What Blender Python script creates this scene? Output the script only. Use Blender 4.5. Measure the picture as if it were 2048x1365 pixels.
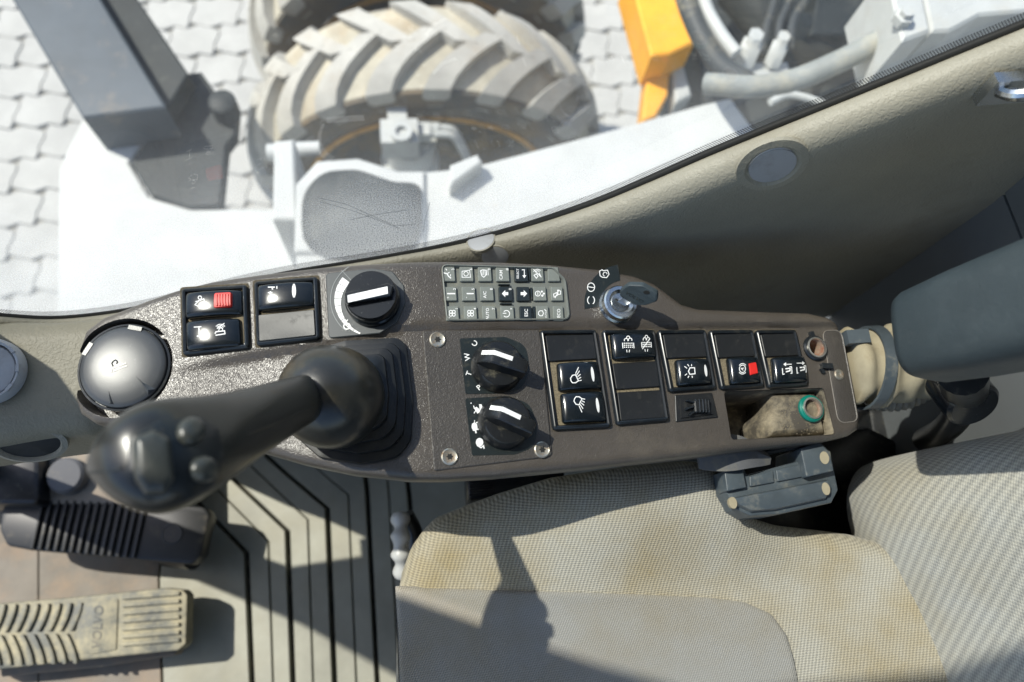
import bpy, bmesh, math, random
import numpy as np
from mathutils import Vector, Matrix
from mathutils.geometry import tessellate_polygon
from mathutils.bvhtree import BVHTree
random.seed(7); rng = np.random.default_rng(7)
for o in list(bpy.data.objects): bpy.data.objects.remove(o)
scene = bpy.context.scene
col = scene.collection

# ------------------------------------------------------------------ camera, sky, sun, exposure
def nz(a): a = np.array(a, float); return a / np.linalg.norm(a)
FPX = 1593.0                                   # 28 mm on a 36 mm sensor, 2048 px wide
_ex = nz((0.963, 0.005, -0.269)); _ey = np.array((-0.09, 0.953, -0.285)); _ey = nz(_ey - _ey.dot(_ex) * _ex)
_n = np.cross(_ex, _ey); TH = math.radians(10)
RC = np.array([math.cos(TH) * _ex + math.sin(TH) * _n, _ey, math.cos(TH) * _n - math.sin(TH) * _ex])
CAM = np.array((0, 0, 1.2))
cd = bpy.data.cameras.new('camera'); cam = bpy.data.objects.new('camera', cd); col.objects.link(cam)
cd.sensor_width = 36; cd.lens = 36 * FPX / 2048; cd.clip_start = 0.02; cd.clip_end = 200
M4 = Matrix.Identity(4)
for i in range(3):
    for j in range(3): M4[i][j] = RC[i, j]
    M4[i][3] = CAM[i]
cam.matrix_world = M4
cd.dof.use_dof = True; cd.dof.focus_distance = 0.615; cd.dof.aperture_fstop = 4.5
scene.camera = cam

SUN = nz((-0.50, 0.27, 0.82))
world = bpy.data.worlds.new('World'); scene.world = world; world.use_nodes = True
wn = world.node_tree; wn.nodes.clear()
sky = wn.nodes.new('ShaderNodeTexSky'); sky.sky_type = 'NISHITA'; sky.sun_disc = False
sky.sun_elevation = math.asin(SUN[2]); sky.sun_rotation = math.atan2(SUN[0], SUN[1])
bg = wn.nodes.new('ShaderNodeBackground'); bg.inputs[1].default_value = 0.15
wo = wn.nodes.new('ShaderNodeOutputWorld'); wn.links.new(sky.outputs[0], bg.inputs[0]); wn.links.new(bg.outputs[0], wo.inputs[0])
sl = bpy.data.lights.new('sun', 'SUN'); sl.energy = 4.6; sl.angle = math.radians(0.6); sl.color = (1.0, 0.95, 0.86)
so = bpy.data.objects.new('sun', sl); col.objects.link(so)
so.rotation_euler = Vector(SUN).to_track_quat('Z', 'Y').to_euler(); so.location = tuple(SUN * 6)
scene.view_settings.view_transform = 'Standard'; scene.view_settings.look = 'None'
scene.view_settings.exposure = 0.55; scene.view_settings.gamma = 1
scene.render.engine = 'CYCLES'

# ------------------------------------------------------------------ geometry of the place
def ray(px, py): return RC @ nz(((px - 1024) / FPX, (682.5 - py) / FPX, -1))
def hit(px, py, p, n):
    d = ray(px, py); return CAM + d * ((np.array(p) - CAM) @ n) / (d @ n)
def atz(px, py, z): return hit(px, py, (0, 0, z), np.array((0, 0, 1.)))
def aty(px, py, y): return hit(px, py, (0, y, 0), np.array((0, 1., 0)))
def atx(px, py, x): return hit(px, py, (x, 0, 0), np.array((1., 0, 0)))
GP = np.array((0, .28, .65)); GN = nz((-0.087, 0.995, -0.044))      # plane of the side window
def atg(px, py, off=0): return hit(px, py, GP - GN * off, GN)

# console surface: a long panel that sinks to the rear and droops at its front end; local u, v, h in mm
P0 = CAM + ray(1024, 682) * 0.6
EX, EY, EN = RC @ _ex, RC @ _ey, RC @ _n
U0, UB, S1 = -45.0, 85.0, 0.30                  # the front half bends down by S1 over UB mm
def slope(u):
    x = max(0.0, min(1.0, (U0 - u) / UB)); return S1 * x * x * (3 - 2 * x)
def Hc(u):
    x = max(0.0, (U0 - u) / UB)
    return -S1 * UB * (x ** 3 - x ** 4 / 2) if x < 1 else -S1 * (UB * .5 + (U0 - UB - u))
def W(u, v, h=0.0):
    s = slope(u)
    c = 1 / math.sqrt(1 + s * s)
    return P0 + EX * ((u - s * c * h) / 1000) + EY * (v / 1000) + EN * ((Hc(u) + c * h) / 1000)
def con(px, py, h=0.0):
    d = ray(px, py); q = CAM - P0
    t = -(q @ EN) / (d @ EN)
    for _ in range(12):
        p = q + d * t; u = p @ EX * 1000
        s = slope(u)
        f = p @ EN * 1000 - Hc(u) - h * math.sqrt(1 + s * s)
        g = (d @ EN - s * (d @ EX)) * 1000
        t -= f / g
    p = q + d * t; u = p @ EX * 1000; s = slope(u)
    return np.array((u + s / math.sqrt(1 + s * s) * h, p @ EY * 1000))

# ------------------------------------------------------------------ materials
MATS = {}
def mat(name, base, rough=0.5, spec=0.5, metal=0.0, var=0.0, vscale=30.0, bump=0.0, bscale=400.0, bkind='noise',
        dust=0.0, dcol=(0.42, 0.36, 0.24), dscale=18.0, dlow=0.5, coat=0.0, rvar=0.0, detail=4):
    m = bpy.data.materials.new(name); m.use_nodes = True; nt = m.node_tree; N = nt.nodes; L = nt.links
    b = N['Principled BSDF']; b.inputs['Roughness'].default_value = rough; b.inputs['Metallic'].default_value = metal
    b.inputs['Specular IOR Level'].default_value = spec; b.inputs['Coat Weight'].default_value = coat; b.inputs['Coat Roughness'].default_value = .12
    tc = N.new('ShaderNodeTexCoord'); geo = N.new('ShaderNodeNewGeometry')
    co = geo.outputs['Position']
    def noise(sc, det=4, ro=0.6):
        n = N.new('ShaderNodeTexNoise'); n.inputs['Scale'].default_value = sc; n.inputs['Detail'].default_value = det
        n.inputs['Roughness'].default_value = ro; L.new(co, n.inputs['Vector']); return n
    c = N.new('ShaderNodeRGB'); c.outputs[0].default_value = (*base, 1); out = c.outputs[0]
    if var:
        n = noise(vscale, detail, .65); mr = N.new('ShaderNodeMapRange'); mr.inputs[1].default_value = .3; mr.inputs[2].default_value = .7
        mr.inputs[3].default_value = 1 - var; mr.inputs[4].default_value = 1 + var; L.new(n.outputs['Fac'], mr.inputs[0])
        mx = N.new('ShaderNodeMix'); mx.data_type = 'RGBA'; mx.blend_type = 'MULTIPLY'; mx.inputs[0].default_value = 1
        L.new(out, mx.inputs[6]); L.new(mr.outputs[0], mx.inputs[7]); out = mx.outputs[2]
    if dust:
        n = noise(dscale, 8, .72); mr = N.new('ShaderNodeMapRange'); mr.inputs[1].default_value = dlow; mr.inputs[2].default_value = dlow + .22
        mr.inputs[3].default_value = 0; mr.inputs[4].default_value = dust; L.new(n.outputs['Fac'], mr.inputs[0])
        mx = N.new('ShaderNodeMix'); mx.data_type = 'RGBA'; L.new(mr.outputs[0], mx.inputs[0]); L.new(out, mx.inputs[6]); mx.inputs[7].default_value = (*dcol, 1)
        out = mx.outputs[2]
        rr = N.new('ShaderNodeMapRange'); rr.inputs[1].default_value = 0; rr.inputs[2].default_value = 1; rr.inputs[3].default_value = rough; rr.inputs[4].default_value = .95
        L.new(mr.outputs[0], rr.inputs[0]); L.new(rr.outputs[0], b.inputs['Roughness'])
    elif rvar:
        n = noise(vscale * 1.7, 6, .7); rr = N.new('ShaderNodeMapRange'); rr.inputs[1].default_value = .3; rr.inputs[2].default_value = .7
        rr.inputs[3].default_value = max(.03, rough - rvar); rr.inputs[4].default_value = rough + rvar
        L.new(n.outputs['Fac'], rr.inputs[0]); L.new(rr.outputs[0], b.inputs['Roughness'])
    L.new(out, b.inputs['Base Color'])
    if bump:
        bp = N.new('ShaderNodeBump'); bp.inputs['Strength'].default_value = bump; bp.inputs['Distance'].default_value = (.42 if bkind == 'leather' else .22) / bscale
        if bkind == 'leather':
            v = N.new('ShaderNodeTexVoronoi'); v.feature = 'SMOOTH_F1'; v.inputs['Scale'].default_value = bscale
            w = noise(bscale * .35, 3); ad = N.new('ShaderNodeMix'); ad.data_type = 'VECTOR'; ad.inputs[0].default_value = .012
            L.new(co, ad.inputs[4]); L.new(w.outputs['Color'], ad.inputs[5]); L.new(ad.outputs[1], v.inputs['Vector'])
            L.new(v.outputs['Distance'], bp.inputs['Height'])
        else:
            n = noise(bscale, 5, .6); L.new(n.outputs['Fac'], bp.inputs['Height'])
        L.new(bp.outputs['Normal'], b.inputs['Normal'])
    MATS[name] = m; return m

mat('console_plastic', (0.072, 0.062, 0.052), .30, .6, bump=.46, bscale=640, bkind='leather', var=.12, vscale=25, dust=.22, dscale=14, dlow=.56, dcol=(.25, .21, .15))
mat('panel_plastic', (0.058, 0.052, 0.046), .42, .5, bump=.5, bscale=560, bkind='leather', var=.1, vscale=30, dust=.2, dscale=22, dlow=.55, dcol=(.22, .19, .14))
mat('frame_black', (0.010, 0.013, 0.016), .28, .5, var=.2, dust=.18, dscale=90, dlow=.55, dcol=(.22, .19, .13))
mat('rocker_black', (0.006, 0.009, 0.012), .16, .55, dust=.10, dscale=160, dlow=.58, dcol=(.2, .19, .17))
mat('blank_black', (0.011, 0.012, 0.013), .42, .45, bump=.12, bscale=900, dust=.25, dscale=120, dlow=.55, dcol=(.12, .11, .09))
mat('knob_black', (0.010, 0.011, 0.012), .3, .5, var=.2, dust=.4, dscale=120, dlow=.55, dcol=(.2, .18, .12))
mat('gloss_black', (0.008, 0.010, 0.012), .2, .5, dust=.55, dscale=500, dlow=.62, dcol=(.35, .35, .33))
mat('label_black', (0.013, 0.018, 0.018), .35, .45, dust=.15, dscale=100, dlow=.55)
mat('dial_plate', (0.045, 0.052, 0.055), .38, .5, dust=.3, dscale=300, dlow=.58, dcol=(.4, .4, .38))
mat('white_print', (0.82, 0.82, 0.80), .5)
mat('grey_print', (0.25, 0.27, 0.27), .5)
mat('red_plastic', (0.62, 0.02, 0.015), .45, .5)
mat('key_grey', (0.185, 0.20, 0.18), .5, .4, var=.1, vscale=60, dust=.2, dscale=60, dlow=.55, dcol=(.3, .28, .2))
mat('keypad_base', (0.15, 0.16, 0.145), .55, .4, dust=.5, dscale=60, dlow=.5, dcol=(.3, .27, .18))
mat('key_dark', (0.018, 0.024, 0.026), .3, .5, dust=.2, dscale=120, dlow=.55)
mat('rubber_black', (0.008, 0.009, 0.009), .3, .5, var=.2, dust=.08, dscale=40, dlow=.55, dcol=(.15, .14, .11))
mat('grip_rubber', (0.020, 0.020, 0.017), .29, .6, var=.3, vscale=30, dust=.5, dscale=16, dlow=.53, dcol=(.14, .095, .03), bump=.1, bscale=900)
mat('face_black', (0.012, 0.016, 0.019), .4, .4, dust=.2, dscale=60, dlow=.55)
mat('button_grey', (0.04, 0.044, 0.04), .32, .5, dust=.3, dscale=80, dlow=.5, dcol=(.14, .12, .07))
mat('lid_grey', (0.05, 0.053, 0.056), .34, .6, bump=.45, bscale=1500, dust=.2, dscale=300, dlow=.6, dcol=(.4, .4, .4))
mat('metal_screw', (0.40, 0.39, 0.34), .35, metal=.8, dust=.8, dscale=160, dlow=.45, dcol=(.22, .12, .05))
mat('metal_zinc', (0.55, 0.57, 0.58), .24, metal=1.0, rvar=.1)
mat('steel_ring', (0.62, 0.60, 0.54), .3, metal=.9, dust=.4, dscale=120, dlow=.5)
mat('green_plastic', (0.0, 0.16, 0.12), .35)
mat('dirty_liner', (0.06, 0.052, 0.04), .8, dust=.85, dscale=38, dlow=.44, dcol=(.32, .27, .18), bump=.4, bscale=500)
mat('socket_inner', (0.35, 0.27, 0.20), .6, dust=.9, dscale=140, dlow=.45, dcol=(.25, .08, .04))
mat('crumb', (0.17, 0.14, 0.09), .95, var=.5, vscale=900, bump=.8, bscale=1500)
mat('cream_trim', (0.30, 0.28, 0.22), .52, .4, bump=.5, bscale=420, bkind='leather', var=.08, vscale=12, dust=.35, dscale=9, dlow=.56, dcol=(.14, .105, .05))
mat('pod_cream_shaded', (0.21, 0.192, 0.14), .52, .4, bump=.4, bscale=420, bkind='leather', var=.1, vscale=12, dust=.4, dscale=9, dlow=.54, dcol=(.11, .085, .045))  # darker copy of the cream trim; shade put into base and dust
mat('rear_grey', (0.13, 0.14, 0.145), .6, .3, bump=.1, bscale=800, var=.1, vscale=8, dust=.2, dscale=30, dlow=.6, dcol=(.2, .19, .16))
mat('seal_black', (0.012, 0.012, 0.010), .7)
mat('plug_grey', (0.36, 0.365, 0.37), .5, dust=.3, dscale=60, dlow=.5, dcol=(.12, .09, .05))
mat('floor_rubber', (0.24, 0.242, 0.195), .5, .45, bump=.25, bscale=350, var=.22, vscale=9, dust=.45, dscale=7, dlow=.46, dcol=(.26, .24, .17))
mat('floor_under', (0.03, 0.03, 0.024), .9, dust=.3, dscale=30, dlow=.5)
mat('floor_plate', (0.17, 0.155, 0.13), .7, .3, var=.2, vscale=15, dust=.6, dscale=12, dlow=.48, dcol=(.30, .22, .15))
mat('pedal_black', (0.012, 0.013, 0.013), .38, dust=.35, dscale=35, dlow=.55, dcol=(.20, .16, .09))
mat('pedal_tan', (0.10, 0.105, 0.09), .6, bump=.3, bscale=300, var=.2, vscale=25, dust=.9, dscale=26, dlow=.40, dcol=(.34, .31, .21))
mat('pedal_groove', (0.055, 0.06, 0.055), .6, dust=.5, dscale=50, dlow=.5)
mat('light_plastic', (0.42, 0.42, 0.40), .4, dust=.2, dscale=60)
mat('buckle_grey', (0.06, 0.075, 0.085), .33, .5, var=.2, dust=.5, dscale=60, dlow=.54, dcol=(.26, .235, .17), bump=.12, bscale=1200)
mat('grime', (0.085, 0.07, 0.045), .95, var=.6, vscale=300, bump=.8, bscale=1200)
mat('webbing', (0.09, 0.092, 0.097), .85, bump=.5, bscale=900, dust=.4, dscale=50, dlow=.5, dcol=(.25, .22, .14))
mat('arm_vinyl', (0.030, 0.042, 0.048), .5, .45, bump=.12, bscale=300, bkind='leather', var=.15, vscale=10, dust=.3, dscale=14, dlow=.52, dcol=(.07, .085, .09))
mat('boot_fabric', (0.32, 0.28, 0.19), .95, bump=.5, bscale=900, var=.2, vscale=30, dust=.7, dscale=30, dlow=.48, dcol=(.16, .125, .07))
mat('conduit_grey', (0.25, 0.24, 0.20), .6, dust=.5, dscale=60)
mat('paver_stone', (0.42, 0.41, 0.385), .9, bump=.4, bscale=120, var=.12, vscale=6)
mat('ground_sand', (0.30, 0.29, 0.26), .95, var=.2, vscale=20)
mat('tyre_rubber', (0.085, 0.085, 0.08), .85, dust=.6, dscale=5, dlow=.42, dcol=(.26, .17, .075), bump=.3, bscale=80)
mat('lug_dusty', (0.40, 0.385, 0.35), .9, var=.15, vscale=14, dust=.4, dscale=9, dlow=.52, dcol=(.28, .20, .11), bump=.3, bscale=80)
mat('tread_dusty', (0.40, 0.37, 0.30), .95, var=.2, vscale=12, dust=.5, dscale=7, dlow=.5, dcol=(.30, .19, .08), bump=.3, bscale=80)
mat('rim_dark', (0.07, 0.06, 0.045), .8, dust=.8, dscale=14, dlow=.45, dcol=(.2, .12, .03))
mat('rim_rust', (0.42, 0.22, 0.04), .8, var=.4, vscale=40)
mat('grey_paint', (0.06, 0.074, 0.09), .5, .4, var=.15, vscale=10, dust=.6, dscale=9, dlow=.56, dcol=(.35, .28, .2))
mat('dark_paint_shade', (0.018, 0.022, 0.023), .6, .4, var=.2, vscale=12, dust=.3, dscale=18, dlow=.52, dcol=(.15, .15, .13))  # dark paint taken darker still to carry shade in bay, hump and hollow
mat('pale_paint', (0.46, 0.465, 0.455), .55, .4, var=.1, vscale=6, dust=.5, dscale=8, dlow=.58, dcol=(.5, .42, .3))
mat('silver_paint', (0.40, 0.41, 0.40), .5, .4, var=.12, vscale=14, dust=.4, dscale=20, dlow=.52, dcol=(.4, .36, .28))
mat('yellow_paint', (0.78, 0.36, 0.03), .4, .4, var=.12, vscale=14, dust=.3, dscale=20, dlow=.55, dcol=(.5, .38, .2))
mat('hose_grey', (0.20, 0.215, 0.21), .6, .4, var=.2, vscale=20, dust=.6, dscale=16, dlow=.46, dcol=(.42, .38, .28))
mat('hose_dark', (0.035, 0.04, 0.043), .6, dust=.5, dscale=20, dlow=.5)
mat('edge_highlight', (0.20, 0.18, 0.155), .6)  # light tone that paints the highlight round the oval cover
mat('roof_shell', (0.30, 0.30, 0.28), .7)

def mat_fabric(name, ca, cb, per=3.6, stain=.5, stripe=0.0):
    # knitted seat cloth: staggered stitches of light and dark yarn, in the UV map (millimetres)
    m = bpy.data.materials.new(name); m.use_nodes = True; nt = m.node_tree; N = nt.nodes; L = nt.links
    b = N['Principled BSDF']; b.inputs['Roughness'].default_value = .95; b.inputs['Specular IOR Level'].default_value = .15
    b.inputs['Sheen Weight'].default_value = .15
    uv = N.new('ShaderNodeUVMap'); geo = N.new('ShaderNodeNewGeometry')
    nw = N.new('ShaderNodeTexNoise'); nw.inputs['Scale'].default_value = .35; L.new(uv.outputs[0], nw.inputs['Vector'])
    mxv = N.new('ShaderNodeMix'); mxv.data_type = 'VECTOR'; mxv.inputs[0].default_value = .35
    sc = N.new('ShaderNodeVectorMath'); sc.operation = 'ADD'; L.new(uv.outputs[0], sc.inputs[0])
    sm = N.new('ShaderNodeVectorMath'); sm.operation = 'SCALE'; sm.inputs['Scale'].default_value = .9; L.new(nw.outputs['Color'], sm.inputs[0]); L.new(sm.outputs[0], sc.inputs[1])
    sx = N.new('ShaderNodeSeparateXYZ'); L.new(sc.outputs[0], sx.inputs[0])
    def mth(op, a, bb=None):
        n = N.new('ShaderNodeMath'); n.operation = op
        for i, v in enumerate((a, bb)):
            if v is None: continue
            if isinstance(v, (int, float)): n.inputs[i].default_value = v
            else: L.new(v, n.inputs[i])
        return n.outputs[0]
    x = mth('MULTIPLY', sx.outputs[0], 2 * math.pi / per); y = mth('MULTIPLY', sx.outputs[1], 2 * math.pi / (per * .62))
    # diagonal twill + cross stitches
    a = mth('SINE', mth('ADD', x, mth('MULTIPLY', y, .5))); c = mth('SINE', mth('SUBTRACT', mth('MULTIPLY', x, .5), y))
    f = mth('ADD', mth('MULTIPLY', mth('MULTIPLY', a, c), .5), .5)
    if stripe:
        st = mth('ADD', mth('MULTIPLY', mth('SINE', mth('MULTIPLY', mth('ADD', sx.outputs[0], sx.outputs[1]), 2 * math.pi / 11.0)), .5), .5)
        f = mth('ADD', mth('MULTIPLY', f, 1 - stripe), mth('MULTIPLY', st, stripe))
    n2 = N.new('ShaderNodeTexNoise'); n2.inputs['Scale'].default_value = 1.1; n2.inputs['Detail'].default_value = 2; L.new(uv.outputs[0], n2.inputs['Vector'])
    f2 = mth('ADD', mth('MULTIPLY', f, .75), mth('MULTIPLY', n2.outputs['Fac'], .35))
    mx = N.new('ShaderNodeMix'); mx.data_type = 'RGBA'; L.new(f2, mx.inputs[0]); mx.inputs[6].default_value = (*ca, 1); mx.inputs[7].default_value = (*cb, 1)
    n3 = N.new('ShaderNodeTexNoise'); n3.inputs['Scale'].default_value = 7; n3.inputs['Detail'].default_value = 5; n3.inputs['Roughness'].default_value = .6; L.new(geo.outputs['Position'], n3.inputs['Vector'])
    mr = N.new('ShaderNodeMapRange'); mr.inputs[1].default_value = .42; mr.inputs[2].default_value = .68; mr.inputs[4].default_value = stain; L.new(n3.outputs['Fac'], mr.inputs[0])
    m2 = N.new('ShaderNodeMix'); m2.data_type = 'RGBA'; m2.blend_type = 'MULTIPLY'; L.new(mr.outputs[0], m2.inputs[0]); L.new(mx.outputs[2], m2.inputs[6]); m2.inputs[7].default_value = (.80, .66, .40, 1)
    L.new(m2.outputs[2], b.inputs['Base Color'])
    bp = N.new('ShaderNodeBump'); bp.inputs['Strength'].default_value = .6; bp.inputs['Distance'].default_value = .0012; L.new(f2, bp.inputs['Height']); L.new(bp.outputs['Normal'], b.inputs['Normal'])
    MATS[name] = m; return m
mat_fabric('seat_cloth', (0.17, 0.165, 0.145), (0.50, 0.475, 0.39), 5.0, .9)
mat_fabric('seat_cloth_fine', (0.17, 0.168, 0.16), (0.38, 0.372, 0.335), 3.2, .6)
mat_fabric('back_cloth', (0.15, 0.155, 0.155), (0.47, 0.46, 0.40), 5.0, .45, .42)

def mat_glass():
    m = bpy.data.materials.new('window_glass'); m.use_nodes = True; nt = m.node_tree; N = nt.nodes; L = nt.links; N.clear()
    out = N.new('ShaderNodeOutputMaterial'); tr = N.new('ShaderNodeBsdfTransparent'); tr.inputs[0].default_value = (.93, .96, .95, 1)
    gl = N.new('ShaderNodeBsdfGlossy'); gl.inputs['Roughness'].default_value = .004
    fr = N.new('ShaderNodeFresnel'); fr.inputs[0].default_value = 1.52
    fm = N.new('ShaderNodeMath'); fm.operation = 'MULTIPLY'; fm.inputs[1].default_value = 1.0; L.new(fr.outputs[0], fm.inputs[0])
    m1 = N.new('ShaderNodeMixShader'); L.new(fm.outputs[0], m1.inputs[0]); L.new(tr.outputs[0], m1.inputs[1]); L.new(gl.outputs[0], m1.inputs[2])
    df = N.new('ShaderNodeBsdfDiffuse'); df.inputs[0].default_value = (.8, .81, .80, 1)
    tl = N.new('ShaderNodeBsdfTranslucent'); tl.inputs[0].default_value = (.82, .84, .83, 1)
    md = N.new('ShaderNodeMixShader'); md.inputs[0].default_value = .75; L.new(df.outputs[0], md.inputs[1]); L.new(tl.outputs[0], md.inputs[2])
    # dust film: thick along the lower edge (UV y = metres above the edge), fine specks all over, wiped streaks
    uv = N.new('ShaderNodeUVMap'); sp = N.new('ShaderNodeSeparateXYZ'); L.new(uv.outputs[0], sp.inputs[0])
    nn = N.new('ShaderNodeTexNoise'); nn.inputs['Scale'].default_value = 9; nn.inputs['Detail'].default_value = 4; L.new(uv.outputs[0], nn.inputs['Vector'])
    ad = N.new('ShaderNodeMath'); ad.operation = 'MULTIPLY_ADD'; ad.inputs[1].default_value = .16; L.new(nn.outputs['Fac'], ad.inputs[0]); L.new(sp.outputs[1], ad.inputs[2])
    rp = N.new('ShaderNodeValToRGB'); L.new(ad.outputs[0], rp.inputs[0]); e = rp.color_ramp.elements
    e[0].position = .03; e[0].color = (.46,) * 3 + (1,); e[1].position = .40; e[1].color = (.012,) * 3 + (1,)
    k = rp.color_ramp.elements.new(.13); k.color = (.30,) * 3 + (1,); k = rp.color_ramp.elements.new(.22); k.color = (.085,) * 3 + (1,)
    ns = N.new('ShaderNodeTexNoise'); ns.inputs['Scale'].default_value = 900; ns.inputs['Detail'].default_value = 3; L.new(uv.outputs[0], ns.inputs['Vector'])
    mr = N.new('ShaderNodeMapRange'); mr.inputs[1].default_value = .36; mr.inputs[2].default_value = .66; mr.inputs[3].default_value = .55; mr.inputs[4].default_value = 1.5; L.new(ns.outputs['Fac'], mr.inputs[0])
    fx = N.new('ShaderNodeMapRange'); fx.inputs[1].default_value = -.05; fx.inputs[2].default_value = .28; fx.inputs[3].default_value = 1.25; fx.inputs[4].default_value = .16; L.new(sp.outputs[0], fx.inputs[0])
    mf = N.new('ShaderNodeMath'); mf.operation = 'MULTIPLY'; L.new(rp.outputs[0], mf.inputs[0]); L.new(fx.outputs[0], mf.inputs[1])
    mu = N.new('ShaderNodeMath'); mu.operation = 'MULTIPLY'; mu.use_clamp = True; L.new(mf.outputs[0], mu.inputs[0]); L.new(mr.outputs[0], mu.inputs[1])
    m2 = N.new('ShaderNodeMixShader'); L.new(mu.outputs[0], m2.inputs[0]); L.new(m1.outputs[0], m2.inputs[1]); L.new(md.outputs[0], m2.inputs[2])
    L.new(m2.outputs[0], out.inputs[0]); MATS['window_glass'] = m
mat_glass()
def mat_frit():
    m = bpy.data.materials.new('frit_dots'); m.use_nodes = True; nt = m.node_tree; N = nt.nodes; L = nt.links; N.clear()
    out = N.new('ShaderNodeOutputMaterial'); tr = N.new('ShaderNodeBsdfTransparent'); b = N.new('ShaderNodeBsdfPrincipled'); b.inputs['Base Color'].default_value = (.02, .02, .02, 1)
    uv = N.new('ShaderNodeUVMap'); ck = N.new('ShaderNodeTexChecker'); ck.inputs['Scale'].default_value = 1.0; L.new(uv.outputs[0], ck.inputs['Vector'])
    mx = N.new('ShaderNodeMixShader'); fk = N.new('ShaderNodeMath'); fk.operation = 'MULTIPLY'; fk.inputs[1].default_value = .8; L.new(ck.outputs['Fac'], fk.inputs[0]); L.new(fk.outputs[0], mx.inputs[0]); L.new(tr.outputs[0], mx.inputs[1]); L.new(b.outputs[0], mx.inputs[2]); L.new(mx.outputs[0], out.inputs[0])
    MATS['frit_dots'] = m
mat_frit()

# ------------------------------------------------------------------ object helpers
def tag(o, label=None, cat=None, group=None, kind=None):
    for k, v in (('label', label), ('category', cat), ('group', group), ('kind', kind)):
        if v: o[k] = v
    return o
def thing(name, loc, label, cat, group=None):
    o = bpy.data.objects.new(name, None); o.empty_display_size = .02; col.objects.link(o); o.location = tuple(loc)
    tag(o, label, cat, group); return o
def wloc(o):
    v = Vector(o.location)
    while o.parent: o = o.parent; v = v + Vector(o.location)
    return v
def link(name, me, parent, loc):
    o = bpy.data.objects.new(name, me); col.objects.link(o)
    if parent: o.parent = parent; o.location = Vector(loc) - wloc(parent)
    else: o.location = Vector(loc)
    return o
def obj(name, V, F, m, parent=None, smooth=True, mi=None, uvs=None, ang=35):
    """one mesh object from world-space vertices; its origin sits at the middle of its base"""
    V = np.array(V, float); lo, hi = V.min(0), V.max(0); c = np.array(((lo[0] + hi[0]) / 2, (lo[1] + hi[1]) / 2, lo[2]))
    me = bpy.data.meshes.new(name); me.from_pydata((V - c).tolist(), [], [list(map(int, f)) for f in F])
    ms = m if isinstance(m, (list, tuple)) else [m]
    for k in ms: me.materials.append(MATS[k])
    if mi is not None: me.polygons.foreach_set('material_index', list(mi))
    if uvs is not None:
        ul = me.uv_layers.new(name='UVMap'); li = np.zeros(len(me.loops), int); me.loops.foreach_get('vertex_index', li)
        ul.data.foreach_set('uv', np.array(uvs, float)[li].ravel())
    me.update()
    bm = bmesh.new(); bm.from_mesh(me)
    if mi is None: bmesh.ops.recalc_face_normals(bm, faces=bm.faces)
    bm.to_mesh(me); bm.free()
    if smooth:
        me.polygons.foreach_set('use_smooth', [True] * len(me.polygons)); me.set_sharp_from_angle(angle=math.radians(ang))
    return link(name, me, parent, c)
class MB:
    def __init__(s): s.V = []; s.F = []; s.mi = []
    def add(s, V, F, mi=0):
        b = len(s.V); s.V += [tuple(map(float, v)) for v in V]; s.F += [[b + i for i in f] for f in F]; s.mi += [mi] * len(F); return s
    def build(s, name, m, parent=None, smooth=True, ang=35): return obj(name, s.V, s.F, m, parent, smooth, s.mi if isinstance(m, (list, tuple)) else None, ang=ang)

def loft(rings, cap0=True, cap1=True, closed=True):
    n = len(rings[0]); V = [p for r in rings for p in r]; F = []
    for i in range(len(rings) - 1):
        for j in range(n if closed else n - 1):
            a, b = i * n + j, i * n + (j + 1) % n; F.append((a, b, b + n, a + n))
    if cap0: F.append(tuple(range(n))[::-1])
    if cap1: F.append(tuple((len(rings) - 1) * n + i for i in range(n)))
    return V, F
def cat_rom(P, n=8):
    P = [np.array(p, float) for p in P]; Q = [2 * P[0] - P[1]] + P + [2 * P[-1] - P[-2]]; out = []
    for i in range(1, len(Q) - 2):
        for k in range(n):
            t = k / n; a, b, c, d = Q[i - 1:i + 3]
            out.append(.5 * (2 * b + (c - a) * t + (2 * a - 5 * b + 4 * c - d) * t * t + (3 * b - a - 3 * c + d) * t ** 3))
    out.append(P[-1]); return out
def tube(P, r, n=12, cap=True):
    P = [np.array(p, float) for p in P]; rr = r if hasattr(r, '__len__') else [r] * len(P); rings = []; up = np.array((.13, .21, .97))
    for i, p in enumerate(P):
        t = nz(P[min(i + 1, len(P) - 1)] - P[max(i - 1, 0)]); a = up - t * (up @ t)
        if np.linalg.norm(a) < .05: a = np.array((1, 0, 0)) - t * t[0]
        a = nz(a); up = a; b = np.cross(t, a)
        rings.append([p + rr[i] * (math.cos(k * 2 * math.pi / n) * a + math.sin(k * 2 * math.pi / n) * b) for k in range(n)])
    return loft(rings, cap, cap)
def disc_rings(prof, frame, n=36, cap0=True, cap1=True):
    """lathe: prof = [(radius, height)], frame = (origin, a, b, axis)"""
    o, a, b, ax = frame
    return loft([[o + ax * h + r * (math.cos(k * 2 * math.pi / n) * a + math.sin(k * 2 * math.pi / n) * b) for k in range(n)] for r, h in prof], cap0, cap1)
def box(c, hx, hy, hz, A=np.eye(3)):
    V = [np.array(c) + A[0] * hx * sx + A[1] * hy * sy + A[2] * hz * sz for sx in (-1, 1) for sy in (-1, 1) for sz in (-1, 1)]
    return V, [(0, 1, 3, 2), (4, 6, 7, 5), (0, 4, 5, 1), (2, 3, 7, 6), (0, 2, 6, 4), (1, 5, 7, 3)]
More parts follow.
